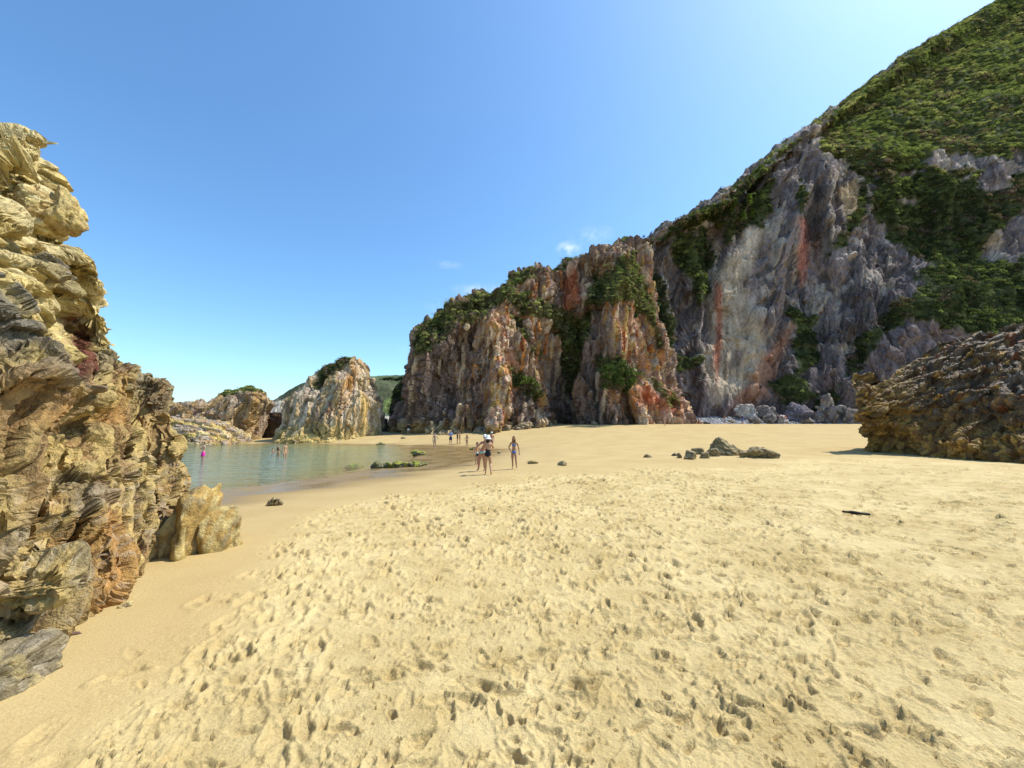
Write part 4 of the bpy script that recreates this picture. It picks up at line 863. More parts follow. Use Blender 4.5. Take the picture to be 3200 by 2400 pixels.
# fallen blocks under the right cliff
GV = [(0.26, 0.22, 0.195), (0.19, 0.16, 0.145), (0.33, 0.285, 0.24), (0.155, 0.13, 0.12)]
gB = 'fallen boulders at the foot of the grey cliff'
for (px, py, w, h, d, sd, lb, pal_) in [
    (2369, 1318, 40, 20, 73, 91, 'round grey boulder at the left end of the row below the cliff', GV), (2414, 1318, 50, 30, 73.5, 92, 'pale streaked boulder second in the row below the cliff', GV),
    (2455, 1318, 44, 28, 73, 93, 'white boulder with a rusty side below the cliff', [(0.5, 0.46, 0.42), (0.46, 0.42, 0.4), (0.26, 0.1, 0.06)]), (2408, 1296, 74, 30, 77, 94, 'tilted grey slab resting behind the row of pale boulders', GV),
    (2345, 1312, 66, 66, 77, 95, 'tall pale wedge of rock leaning on the cliff foot behind the blue bather', [(0.48, 0.43, 0.37), (0.38, 0.34, 0.3)]), (2516, 1312, 88, 62, 75, 96, 'largest dark purple boulder in the row below the cliff', [(0.24, 0.2, 0.21), (0.18, 0.155, 0.165)]),
    (2535, 1320, 48, 14, 72, 97, 'low flat pale slab on sand before the dark purple boulder', GV), (2606, 1316, 66, 82, 73.5, 98, 'steep pyramid shaped grey boulder below the cliff', GV), (2668, 1316, 80, 66, 72.5, 99, 'grey boulder half hidden behind the dark outcrop', GV),
    (2655, 1260, 70, 110, 77, 100, 'tall pointed pinkish rock rising above the pyramid boulder', [(0.36, 0.3, 0.29), (0.27, 0.22, 0.22)]), (2290, 1318, 26, 11, 72.5, 102, 'small pale boulder beside the bather in blue', [(0.5, 0.44, 0.38)]), (2570, 1316, 40, 34, 74, 103, 'grey block wedged between the purple and the pyramid boulders', GV)]:
    ground_boulder(px, py, w, h, sd, pal_, M_STACK, lb, 'boulder', 'boulder', gB, 5, 0.8, 0.36, depth=d, ang=0.55)
# rocks at the foot of the middle cliff
gC = 'rocks at the foot of the headland'
for (px, py, w, h, d, sd, lb) in [(1345, 1364, 40, 46, 60, 111, 'upright yellowish rock at the left of the headland foot'), (1388, 1366, 50, 24, 58.5, 112, 'low rubbly rock beside the upright yellowish one'), (1440, 1364, 70, 30, 58.5, 113, 'broad brown rock mound behind the man in blue'), (1500, 1360, 80, 36, 58, 114, 'rounded brown rock mound at the headland foot behind the capped men'),
    (1580, 1354, 46, 26, 58.5, 115, 'small angular rock below the middle of the headland'), (1640, 1346, 90, 34, 59, 116, 'wide low rock shelf below the right of the first buttress'), (1712, 1338, 60, 26, 61, 117, 'jagged low rock at the mouth of the dark cleft'), (1858, 1328, 34, 12, 61, 118, 'dark pile of stones before the second buttress'), (2110, 1326, 60, 28, 61, 119, 'pale orange broken rock at the right corner of the headland')]:
    ground_boulder(px, py, w, h, sd, [(0.34, 0.25, 0.13), (0.24, 0.18, 0.12), (0.44, 0.34, 0.19), (0.15, 0.12, 0.1)] if sd < 119 else [(0.5, 0.33, 0.2), (0.44, 0.26, 0.14)], M_STACK, lb, 'boulder', 'boulder', gC, 5, 0.7, 0.36, depth=d, ang=0.55)
# shingle bank
def pebbles():
    rng = np.random.default_rng(5); V0, T0 = ico(1); Vs, Ts, Cs = [], [], []; k = 0
    for i in range(2600):
        y = rng.uniform(71.5, 82); px = rng.uniform(2135, 2345) if rng.random() < 0.75 else rng.uniform(2340, 2700)
        x = (px - CX) / F * y; z = gz(x, y) + max(0, (y - 73.0)) * 0.2 - 0.05
        r = rng.uniform(0.08, 0.22) * (1.6 if rng.random() < 0.08 else 1)
        q = V0 * (r * np.array([rng.uniform(0.9, 1.5), rng.uniform(0.8, 1.2), rng.uniform(0.5, 0.8)])) * (1 + 0.15 * rng.normal(size=(len(V0), 1)))
        Vs.append(q + [x, y, z]); Ts.append(T0 + k); k += len(V0); g = rng.uniform(0.16, 0.5); Cs.append(np.tile(np.array([g, g * 0.97, g * 0.98]), (len(V0), 1)))
    # the mound they lie on
    xs = np.linspace(34, 72, 40); ys = np.linspace(72.5, 84, 14); X, Y = np.meshgrid(xs, ys); Z = ground_z(X, Y) + np.maximum(0, Y - 73.0) * 0.2 - 0.12
    P = np.stack([X, Y, Z], -1).reshape(-1, 3); Fq = grid_faces(14, 40); tr = np.concatenate([Fq[:, [0, 1, 2]], Fq[:, [0, 2, 3]]]) + k
    Vs.append(P); Ts.append(tr); Cs.append(np.tile([[0.25, 0.24, 0.24]], (len(P), 1)))
    o = mesh_obj('shingle_bank', np.concatenate(Vs), np.concatenate(Ts), M_BOULD, True, None, {'Col': np.concatenate(Cs)})
    tag(o, 'bank of grey pebbles piled along the foot of the cliff', 'pebbles', None, 'stuff')
pebbles()
# driftwood
def driftwood():
    a = on_ground(2636, 1606); b_ = on_ground(2716, 1614); n = 26; m = 10; rings = []
    for i in range(n):
        t = i / (n - 1); c = a * (1 - t) + b_ * t; c[2] = gz(c[0], c[1]) + 0.045
        r = 0.05 * (0.55 + 0.45 * math.sin(math.pi * min(max(t, 0.08), 0.95))); rings.append([[c[0] + 0.012 * math.sin(9 * t), c[1] + r * 1.25 * math.cos(k * 2 * math.pi / m) * (1 + 0.25 * math.sin(k * 3.1 + t * 7)), c[2] + r * 0.75 * math.sin(k * 2 * math.pi / m) * (1 + 0.2 * math.sin(k * 5 + t * 11))] for k in range(m)])
    P = np.array(rings); t = NT('charred_driftwood'); co = t.n('ShaderNodeNewGeometry').outputs['Position']; mp = t.n('ShaderNodeMapping'); mp.inputs['Scale'].default_value = (4, 40, 40); t.l(co, mp.inputs[0])
    n1 = t.noise(mp.outputs[0], 1.0, 5); t.pbr(t.mix(n1, (0.008, 0.007, 0.006), (0.05, 0.04, 0.03)), 0.8, t.bump(n1, 0.8, 0.02))
    o = mesh_obj('driftwood', P.reshape(-1, 3), grid_faces(n, m, True), t.m, True); tag(o, 'charred black length of driftwood lying on trodden sand', 'driftwood')
driftwood()

# ================================================================== VEGETATION
def foliage_material(name, inst=True):
    t = NT(name); co = t.n('ShaderNodeTexCoord').outputs['Object']
    c = t.attr('tint', 'Color', 'INSTANCER') if inst else t.attr('Col')
    v = t.attr('leafv', 'Fac')
    c = t.mix(1.0, c, t.ramp(v, [(0.0, 0.55), (0.5, 1.0), (1.0, 1.6)]), 'MULTIPLY')
    d = t.n('ShaderNodeBsdfDiffuse'); tr = t.n('ShaderNodeBsdfTranslucent'); t.l(c, d.inputs[0]); t.l(t.mix(1.0, c, (1.05, 1.12, 0.7), 'MULTIPLY'), tr.inputs[0])
    m = t.n('ShaderNodeMixShader'); m.inputs[0].default_value = 0.42; t.l(d.outputs[0], m.inputs[1]); t.l(tr.outputs[0], m.inputs[2]); t.l(m.outputs[0], t.out.inputs[0])
    return t.m
M_SCRUB = foliage_material('scrub_leaves'); M_LEAF = foliage_material('bush_leaves', False)
def leaf_cloud(centers, radii, n, leaf, seed, shell=0.55):
    rng = np.random.default_rng(seed); V, Fq, A = [], [], []
    for i in range(n):
        k = rng.integers(len(centers)); c, r = np.array(centers[k]), np.array(radii[k])
        u = rng.normal(size=3); u /= np.linalg.norm(u)
        if u[2] < -0.35: u[2] *= -1
        q = c + u * r * (shell + (1 - shell) * rng.random() ** 0.6)
        nrm = u + 0.7 * rng.normal(size=3) + np.array([0, 0, 0.7]); nrm /= np.linalg.norm(nrm)
        t1 = np.cross(nrm, rng.normal(size=3)); t1 /= np.linalg.norm(t1); t2 = np.cross(nrm, t1)
        a, b = leaf * rng.uniform(0.6, 1.3), leaf * rng.uniform(0.35, 0.8); j = len(V) 
        V += [q - t1 * a, q - t2 * b, q + t1 * a, q + t2 * b]; Fq.append([j, j + 1, j + 2, j + 3]); A += [rng.random()] * 4
    return np.array(V), np.array(Fq), np.array(A)
clumps = []
for i in range(4):
    rng = np.random.default_rng(900 + i); cs = [(rng.normal(0, 0.42), rng.normal(0, 0.42), rng.uniform(0.05, 0.35)) for _ in range(6)]
    V, Fq, A = leaf_cloud(cs, [(0.5, 0.5, 0.42)] * 6, 150, 0.14, 910 + i)
    o = mesh_obj('scrub_clump', V, Fq, M_SCRUB, False, None, {'leafv': A}); COL.objects.unlink(o); clumps.append(o)
def scatter_group(variant):
    ng = bpy.data.node_groups.new('scatter_scrub', 'GeometryNodeTree'); N_ = ng.nodes; L = ng.links
    ng.interface.new_socket('Geometry', in_out='INPUT', socket_type='NodeSocketGeometry'); ng.interface.new_socket('Geometry', in_out='OUTPUT', socket_type='NodeSocketGeometry')
    gi = N_.new('NodeGroupInput'); go = N_.new('NodeGroupOutput'); m2p = N_.new('GeometryNodeMeshToPoints'); iop = N_.new('GeometryNodeInstanceOnPoints'); join = N_.new('GeometryNodeGeometryToInstance')
    L.new(gi.outputs[0], m2p.inputs[0])
    for c in clumps:
        oi = N_.new('GeometryNodeObjectInfo'); oi.inputs['Object'].default_value = c; L.new(oi.outputs['Geometry'], join.inputs[0])
    def na(nm, ty):
        nd = N_.new('GeometryNodeInputNamedAttribute'); nd.data_type = ty; nd.inputs['Name'].default_value = nm; return nd.outputs['Attribute']
    L.new(m2p.outputs[0], iop.inputs['Points']); L.new(join.outputs[0], iop.inputs['Instance'])
    iop.inputs['Pick Instance'].default_value = True; L.new(na('idx', 'INT'), iop.inputs['Instance Index'])
    L.new(na('rot', 'FLOAT_VECTOR'), iop.inputs['Rotation']); L.new(na('scl', 'FLOAT_VECTOR'), iop.inputs['Scale'])
    L.new(iop.outputs[0], go.inputs[0]); return ng
SCATTER = scatter_group(0)
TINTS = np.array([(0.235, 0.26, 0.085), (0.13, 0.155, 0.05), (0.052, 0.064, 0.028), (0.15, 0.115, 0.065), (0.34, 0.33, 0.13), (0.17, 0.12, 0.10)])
def scrub(name, surf, n, smin, smax, label, seed, weights, pxlim=(-300, 3500), pylim=(-350, 1400), lift=0.0, flat=0.95, nsc=6.0):
    V, N, veg, px, py = surf; rng = np.random.default_rng(seed)
    a = np.linalg.norm(np.cross(V[1:, :-1] - V[:-1, :-1], V[:-1, 1:] - V[:-1, :-1]), axis=-1)
    w = a * np.clip(veg[:-1, :-1] - 0.35, 0, 1) ** 0.7 * (px[:-1, :-1] > pxlim[0]) * (px[:-1, :-1] < pxlim[1]) * (py[:-1, :-1] > pylim[0]) * (py[:-1, :-1] < pylim[1])
    # nearer faces are resolved better, so they get more, smaller clumps
    w = w.ravel(); idx = rng.choice(len(w), n, p=w / w.sum()); i, j = np.unravel_index(idx, a.shape)
    s, t = rng.random(n)[:, None], rng.random(n)[:, None]
    P = V[i, j] + s * (V[i + 1, j] - V[i, j]) + t * (V[i, j + 1] - V[i, j]); P = P + lift * np.array([0, 0, 1.0]) - 0.1 * N[i, j]
    c1 = fbm(P, nsc, 3, seed + 1); c2 = fbm(P, nsc * 0.35, 3, seed + 2)
    wt = np.array(weights, float); cw = np.cumsum(wt) / wt.sum()
    r = np.clip(0.5 + 0.85 * (0.7 * c1 + 0.5 * c2) + 0.22 * rng.normal(size=n), 0, 0.999); k = np.searchsorted(cw, r)
    tint = TINTS[k] * rng.uniform(0.85, 1.45, (n, 1))
    sc = rng.uniform(smin, smax, n) * (1 + 0.6 * c2); sc = np.stack([sc, sc, sc * rng.uniform(flat * 0.8, flat * 1.3, n)], 1)
    up = N[i, j] * 0.75 + np.array([0, 0, 0.8]); up /= np.linalg.norm(up, axis=1, keepdims=True)
    rx = np.arctan2(-up[:, 1], up[:, 2]) ; ry = np.arcsin(np.clip(up[:, 0], -1, 1)); rot = np.stack([rx, ry, rng.uniform(-0.3, 0.3, n)], 1)
    me = bpy.data.meshes.new(name); me.vertices.add(n); me.vertices.foreach_set('co', P.astype(np.float32).ravel())
    me.attributes.new('tint', 'FLOAT_COLOR', 'POINT').data.foreach_set('color', np.concatenate([tint, np.ones((n, 1))], 1).astype(np.float32).ravel())
    me.attributes.new('rot', 'FLOAT_VECTOR', 'POINT').data.foreach_set('vector', rot.astype(np.float32).ravel()); me.attributes.new('scl', 'FLOAT_VECTOR', 'POINT').data.foreach_set('vector', sc.astype(np.float32).ravel())
    me.attributes.new('idx', 'INT', 'POINT').data.foreach_set('value', rng.integers(0, 4, n).astype(np.int32))
    o = bpy.data.objects.new(name, me); COL.objects.link(o); md = o.modifiers.new('scatter', 'NODES'); md.node_group = SCATTER
    tag(o, label, 'scrub', None, 'stuff'); return o
scrub('hillside_scrub', rightV, 30000, 0.5, 1.15, 'green bracken and gorse covering the steep hillside above the grey cliff', 501, [4, 3, 1.7, 1.4, 2.8, 0.2], nsc=13, pylim=(-350, 545))
scrub('shaded_cliff_scrub', rightV, 15000, 0.5, 1.0, 'scrub over the lower ledges of the grey cliff, leaves tinted dark for shade', 506, [0.25, 1.6, 5, 0.8, 0.15, 0.1], nsc=9, pylim=(520, 1400))  # same scrub lower down, its shade painted in through darker leaf tints
scrub('headland_scrub', midV, 9500, 0.3, 0.62, 'heather and gorse growing over the top and ledges of the reddish headland', 502, [4, 3, 1.5, 1.2, 2.4, 1.0], lift=0.1, nsc=4)
scrub('stack_scrub', stackR, 900, 0.22, 0.5, 'dark green scrub on the crest of the pale pointed sea stack', 503, [1, 3, 3, 2, 0.6, 0.3], nsc=2)
scrub('stack_grass', stackL, 900, 0.2, 0.42, 'bright green grass capping the low brown sea stack', 504, [4, 3, 1, 0.4, 2, 0], nsc=2)
scrub('shoulder_scrub', hump, 700, 0.35, 0.8, 'dark scrub on the rock shoulder left of the headland', 505, [0.6, 2, 4, 1, 0.4, 0.3], nsc=3)
M_BARK = NT('bark'); M_BARK.pbr((0.09, 0.065, 0.045), 0.9); M_BARK = M_BARK.m
def bush(name, base, r, h, n, leaf, seed, label, tint, cat='bush', group=None, trunk=0.04):
    rng = np.random.default_rng(seed); e = bpy.data.objects.new(name, None); COL.objects.link(e); e.location = Vector(base)
    cs = [(rng.normal(0, r * 0.55), rng.normal(0, r * 0.3), h * (trunk + (1 - trunk) * rng.uniform(0.05, 0.75))) for _ in range(14)]
    rr = [(r * rng.uniform(0.15, 0.4),) * 2 + (h * (1 - trunk) * rng.uniform(0.18, 0.32),) for _ in cs]
    V, Fq, A = leaf_cloud(cs, rr, n, leaf, seed + 1, 0.3)
    c = np.array(tint)[None] * (0.8 + 0.4 * np.repeat(rng.random(len(Fq)), 4))[:, None]
    mesh_obj('crown', V, Fq, M_LEAF, False, e, {'leafv': A, 'Col': c})
    # stem with limbs to the lobes
    P, Q, k = [], [], 0
    def limb(a, b_, ra, rb):
        nonlocal k
        a, b_ = np.array(a, float), np.array(b_, float); d = b_ - a; d /= np.linalg.norm(d) + 1e-9; s = np.cross(d, [0.3, 0.5, 0.2]); s /= np.linalg.norm(s); t = np.cross(d, s)
        for c_, q in ((a, ra), (b_, rb)):
            for m in range(6): P.append(c_ + q * (s * math.cos(m * math.pi / 3) + t * math.sin(m * math.pi / 3)))
        for m in range(6): Q.append([k + m, k + (m + 1) % 6, k + 6 + (m + 1) % 6, k + 6 + m])
        k += 12
    top = (0, 0, h * trunk * 1.4); limb((0, 0, -0.3), top, h * 0.05, h * 0.03)
    for c_ in cs: limb(top, c_, h * 0.025, h * 0.008)
    mesh_obj('trunk', np.array(P), np.array(Q), M_BARK, True, e)
    return tag(e, label, cat, group)
def surf_at(surf, px, py):
    V, N, veg, ppx, ppy = surf; qx, qy = PROJ(V); d = (qx - px) ** 2 + (qy - py) ** 2 + 40 * V[..., 1] * 0; k = np.argmin(d + (V[..., 1] > np.median(V[..., 1]) + 60) * 1e6); return V.reshape(-1, 3)[k]
bush('gorse_bush', surf_at(midV, 1925, 1222) + [0, -1.2, -0.2], 3.6, 5.0, 3000, 0.15, 601, 'big dark green bush on the lower face of the second buttress', (0.062, 0.09, 0.025))
bush('gorse_bush', surf_at(midV, 1760, 1190) + [0, -0.8, 0], 2.0, 5.5, 1300, 0.17, 602, 'green bush growing in the dark cleft between the two buttresses', (0.08, 0.12, 0.03))
bush('gorse_bush', surf_at(midV, 1640, 1215) + [0, -0.8, -0.3], 2.2, 2.6, 900, 0.17, 603, 'green bush on a ledge low on the first buttress', (0.10, 0.135, 0.035))
bush('tree', surf_at(rightV, 2312, 700) + [0, -0.5, 0], 2.2, 8.0, 1800, 0.25, 604, 'small pale green tree clinging to the dark rim left of the hillside', (0.13, 0.18, 0.04), 'tree')
bush('gorse_bush', surf_at(rightV, 2250, 720) + [0, -0.5, 0], 2.0, 3.4, 900, 0.25, 605, 'yellow-green bush just left of the pale green rim tree', (0.16, 0.175, 0.05))

# ================================================================== FAR HILLS
def far_ridge(name, pts, depth, back, label, col_rock, col_green, seed, rockf, nv=60, nu=160, low=1345):
    C = []
    for (px, py) in pts:
        T = W(px, py, depth + back); B = W(px, low, depth); B[2] = min(B[2], 0) - 2
        C.append([B, B * 0.6 + T * 0.4 + [0, -back * 0.1, 0], B * 0.25 + T * 0.75, T, T + [0, back * 2, 0.5], T + [0, back * 4, -T[2] - 3]])
    C = np.array(C).transpose(1, 0, 2); P = loft(C, nv, nu); N = outward(P, gnormals(P), False, (C[..., 0].mean(), depth + back * 4, -5)); p = P.reshape(-1, 3); px, py = PROJ(p)
    u = depth / 60; a1, j1, h1 = blocks(p, (5 * u, 3 * u, 3 * u), seed); a2, j2, h2 = blocks(p, (2 * u, 1.2 * u, 1.2 * u), seed + 1)
    rk_ = rockf(px, py, fbm(p, 6 * u, 4, seed + 3)); disp = (0.8 * a1 + 0.4 * a2) * u * rk_ + 0.25 * u * fbm(p, 1.5 * u, 4, seed + 4)
    g = np.array(col_green)[None] * (1 + 0.55 * fbm(p, 3 * u, 5, seed + 5))[:, None]; r = np.array(col_rock)[None] * (0.65 + 0.7 * h2)[:, None]
    o, V = finish(name, P, N, disp, g * (1 - rk_[:, None]) + r * rk_[:, None], M_FAR); fixflip(o, N); tag(o, kind='structure'); return V
far_ridge('far_cliff_hill', [(760, 1300), (820, 1275), (870, 1248), (900, 1228), (940, 1212), (1000, 1202), (1080, 1200), (1150, 1205), (1230, 1220)], 170, 25, '', (0.50, 0.45, 0.36), (0.075, 0.085, 0.04), 701, lambda x, y, n: sstep(-6, 10, (y - np.interp(x, [820, 870, 940, 1000, 1080], [1270, 1250, 1226, 1222, 1230])) + 14 * n) * sstep(1010, 930, x + 30 * n))
farV = far_ridge('far_green_hill', [(980, 1210), (1060, 1200), (1130, 1196), (1200, 1194), (1265, 1192), (1340, 1190), (1500, 1190)], 300, 60, '', (0.45, 0.43, 0.38), (0.085, 0.115, 0.045), 711, lambda x, y, n: sstep(0.55, 0.7, n + 0.25 * np.exp(-((x - 1210) / 12) ** 2 - ((y - 1232) / 10) ** 2)))
far_ridge('near_green_slope', [(1150, 1262), (1185, 1268), (1210, 1258), (1240, 1248), (1280, 1230)], 150, 14, '', (0.5, 0.46, 0.38), (0.17, 0.21, 0.06), 721, lambda x, y, n: sstep(1290, 1300, y + 6 * n))
_k = 0
_ord = ['leftmost', 'second', 'third', 'fourth', 'fifth', 'sixth', 'seventh', 'eighth', 'ninth', 'tenth', 'eleventh', 'rightmost']
for (px, h) in [(1168, 4.5), (1188, 3.5), (1200, 5.5), (1207, 6), (1214, 5), (1222, 6.5), (1230, 5.5), (1238, 4), (1244, 6), (1250, 5), (1256, 7), (1263, 8)]:
    _k += 1; b_ = W(px, 1196, 352)
    bush('hilltop_tree', b_, h * 0.42, h, 160, 0.5, 730 + _k, _ord[_k - 1] + ' small dark tree from the left in the row on the far green hilltop' if 1 < _k < 12 else _ord[_k - 1] + ' small dark tree in the row on the far green hilltop', (0.045, 0.06, 0.03), 'tree', 'trees along the far hilltop', 0.3)

# ================================================================== PEOPLE
def flat_mat(name, c, rough=0.6, spec=0.3):
    t = NT(name); co = t.n('ShaderNodeTexCoord').outputs['Object']; n = t.noise(co, 14, 3)
    t.pbr(t.mix(n, tuple(x * 0.85 for x in c), tuple(min(1, x * 1.12) for x in c)), rough, None, spec); return t.m
SKINS = {'tan': flat_mat('skin_tan', (0.45, 0.255, 0.145), 0.5), 'brown': flat_mat('skin_brown', (0.36, 0.19, 0.105), 0.5), 'red': flat_mat('skin_sunburnt', (0.44, 0.19, 0.125), 0.5), 'fair': flat_mat('skin_fair', (0.52, 0.315, 0.205), 0.5)}
M_EYE = flat_mat('eye_dark', (0.02, 0.015, 0.012), 0.3); M_LIP = flat_mat('lips', (0.30, 0.09, 0.075), 0.5)
HAIRS = {k: flat_mat('hair_' + k, c, 0.5) for k, c in {'brown': (0.07, 0.035, 0.018), 'black': (0.016, 0.013, 0.012), 'grey': (0.5, 0.48, 0.45)}.items()}
CLOTH = {}
def cloth(name, c):
    if name not in CLOTH: CLOTH[name] = flat_mat('cloth_' + name, c, 0.8, 0.2)
    return CLOTH[name]
def head_mesh(hr):
    """sculpted head, facing +Y, centred at the origin, hr = half height; returns verts, tris, material index per face"""
    V, T = ico(4); P = V.copy()
    x, y, z = V.T
    P[:, 0] = x * 0.66 * (1 - 0.16 * sstep(0.0, -0.9, z)); P[:, 1] = y * 0.82; P[:, 2] = z
    fr = sstep(0.2, 0.8, y)
    P[:, 1] -= 0.07 * fr * sstep(-0.1, -0.7, z) * 0.3
    P[:, 1] += 0.17 * np.exp(-((x) / 0.10) ** 2 - ((z + 0.20) / 0.16) ** 2) * fr                 # nose
    P[:, 1] += 0.05 * np.exp(-((x) / 0.08) ** 2 - ((z - 0.0) / 0.14) ** 2) * fr
    for sx in (-1, 1): P[:, 1] -= 0.07 * np.exp(-((x - sx * 0.30) / 0.16) ** 2 - ((z - 0.03) / 0.11) ** 2) * fr   # eye sockets
    P[:, 1] += 0.04 * np.exp(-(x / 0.2) ** 2 - ((z + 0.48) / 0.07) ** 2) * fr + 0.06 * np.exp(-(x / 0.22) ** 2 - ((z + 0.82) / 0.14) ** 2) * fr
    for sx in (-1, 1):                                                                            # ears
        m = np.exp(-((y + 0.05) / 0.12) ** 2 - ((z + 0.05) / 0.2) ** 2) * (sx * x > 0); P[:, 0] += sx * 0.10 * m
    c = P[T].mean(1); d = V[T].mean(1); mi = np.zeros(len(T), int)
    for sx in (-1, 1): mi[(np.abs(d[:, 0] - sx * 0.30) < 0.12) & (np.abs(d[:, 2] - 0.03) < 0.055) & (d[:, 1] > 0)] = 1
    mi[(np.abs(d[:, 0]) < 0.17) & (np.abs(d[:, 2] + 0.47) < 0.05) & (d[:, 1] > 0)] = 2
    return P * hr, T, mi
BASE = {'pelvis': (0, 0, 0.93), 'waist': (0, -0.005, 1.08), 'chest': (0, 0.0, 1.25), 'collar': (0, -0.005, 1.385), 'neck': (0, 0.0, 1.46), 'skull': (0, 0.02, 1.535)}
def skeleton(pose, build=1.0, female=False, child=False):
    J = {k: np.array(v, float) for k, v in BASE.items()}
    for k, v in pose.get('spine', {}).items(): J[k] = J[k] + np.array(v)
    pts, rad, ed, lab = [], [], [], []
    def add(p, r, parent, l):
        pts.append(np.array(p, float)); rad.append((r[0], r[1]) if hasattr(r, '__len__') else (r, r)); lab.append(l)
        if parent is not None: ed.append((parent, len(pts) - 1))
        return len(pts) - 1
    b = build * 1.06; hipw = 0.155 if female else 0.145; ww = 0.108 if female else 0.128; cw = 0.125 if female else 0.15
    i0 = add(J['pelvis'], (hipw * b, 0.108 * b), None, 'torso'); i1 = add(J['waist'], (ww * b, 0.085 * b), i0, 'torso'); i2 = add(J['chest'], (cw * b, 0.10 * b), i1, 'torso'); i3 = add(J['collar'], (0.115 * b, 0.075 * b), i2, 'torso')
    i4 = add(J['neck'], 0.05 * b, i3, 'neck'); add(J['skull'], 0.055, i4, 'neck')
    sh = 0.155 if female else 0.178; roots = [0]
    for sd, nm in ((-1, 'armL'), (1, 'armR')):
        o = J['collar'] - np.array(BASE['collar'])
        S = np.array([sd * sh, 0, 1.375]) + o; df = [(sd * (sh + 0.055), -0.03, 1.11), (sd * (sh + 0.075), 0.05, 0.87)]
        E, Wr = [np.array(q, float) for q in pose.get(nm, df)]
        a = add(S, 0.056 * b, i3, nm); m = add((S * 0.5 + E * 0.5), 0.045 * b, a, nm); e = add(E, 0.036 * b, m, nm); f = add(E * 0.65 + Wr * 0.35, 0.037 * b, e, nm); w = add(Wr, (0.026, 0.022), f, nm)
        d = Wr - E; d /= np.linalg.norm(d); hd = np.array(pose.get(nm + '_hand', d), float); hd /= np.linalg.norm(hd)
        pl = add(Wr + hd * 0.075, (0.038, 0.018), w, nm)
        side = np.cross(hd, [0, 1, 0]) if abs(hd[1]) < 0.9 else np.array([1.0, 0, 0]); side /= np.linalg.norm(side) + 1e-9; inn = np.cross(side, hd)
        if inn[1] < 0: inn = -inn
        for k, (off, ln) in enumerate(((-0.03, 0.065), (-0.01, 0.08), (0.01, 0.075), (0.03, 0.058))):
            r0 = len(pts); roots.append(r0); q = Wr + hd * 0.06 + side * off
            f0 = add(q, 0.0095, None, nm); f1 = add(q + hd * (0.02 + ln * 0.5) + inn * 0.004, 0.009, f0, nm); add(q + hd * (0.012 + ln) + inn * 0.028, 0.0075, f1, nm)
        tside = side * (-1 if np.dot(side, [sd, 0, 0]) > 0 else 1); roots.append(len(pts)); q = Wr + hd * 0.025 + tside * 0.018
        f0 = add(q, 0.0105, None, nm); f1 = add(q + hd * 0.03 + tside * 0.028 + inn * 0.012, 0.010, f0, nm); add(q + hd * 0.06 + tside * 0.034 + inn * 0.024, 0.008, f1, nm)
    for sd, nm in ((-1, 'legL'), (1, 'legR')):
        hp = J['pelvis'] + np.array([sd * 0.085, 0, -0.06]); K, A, T = [np.array(q, float) for q in pose.get(nm, [(sd * 0.1, 0.02, 0.49), (sd * 0.105, -0.02, 0.085), (sd * 0.125, 0.13, 0.028)])]
        h = add(hp, (0.105 if female else 0.096) * b, i0, nm); t1 = add(hp * 0.6 + K * 0.4, (0.088 if female else 0.082) * b, h, nm); k = add(K, 0.054 * b, t1, nm); c = add(K * 0.68 + A * 0.32 + np.array([0, -0.012, 0]), 0.054 * b, k, nm); a = add(A, 0.036, c, nm)
        add(A + (A - T) * np.array([0.25, 0.25, 0]) + np.array([0, 0, -0.045]), 0.032, a, nm); f = add(A * 0.4 + T * 0.6 + np.array([0, 0, 0.008]), (0.038, 0.026), a, nm); add(T, (0.036, 0.02), f, nm)
    return np.array(pts), rad, ed, lab, roots, J
PEOPLE = []
def person(label, loc, H, yaw, skin, pose=None, hair='brown', hairlen=0.0, female=False, wear=(), hat=None, build=1.0, group=None, extra=None, yaw_head=0.0):
    PEOPLE.append(dict(label=label, loc=np.array(loc, float), H=H, yaw=yaw, skin=skin, pose=pose or {}, hair=hair, hairlen=hairlen, female=female, wear=wear, hat=hat, build=build, group=group, extra=extra, yaw_head=yaw_head))
def seg_label(V, pts, ed, rad, lab):
    best = np.full(len(V), 9e9); out = np.zeros(len(V), int); names = sorted(set(lab))
    for a, b in ed:
        A, B = pts[a], pts[b]; d = B - A; t = np.clip(((V - A) @ d) / (d @ d + 1e-9), 0, 1); r = max(rad[a]) * (1 - t) + max(rad[b]) * t
        q = np.linalg.norm(V - A - t[:, None] * d, axis=1) / r; m = q < best; best[m] = q[m]; out[m] = names.index(lab[b])
    return [names[i] for i in out]
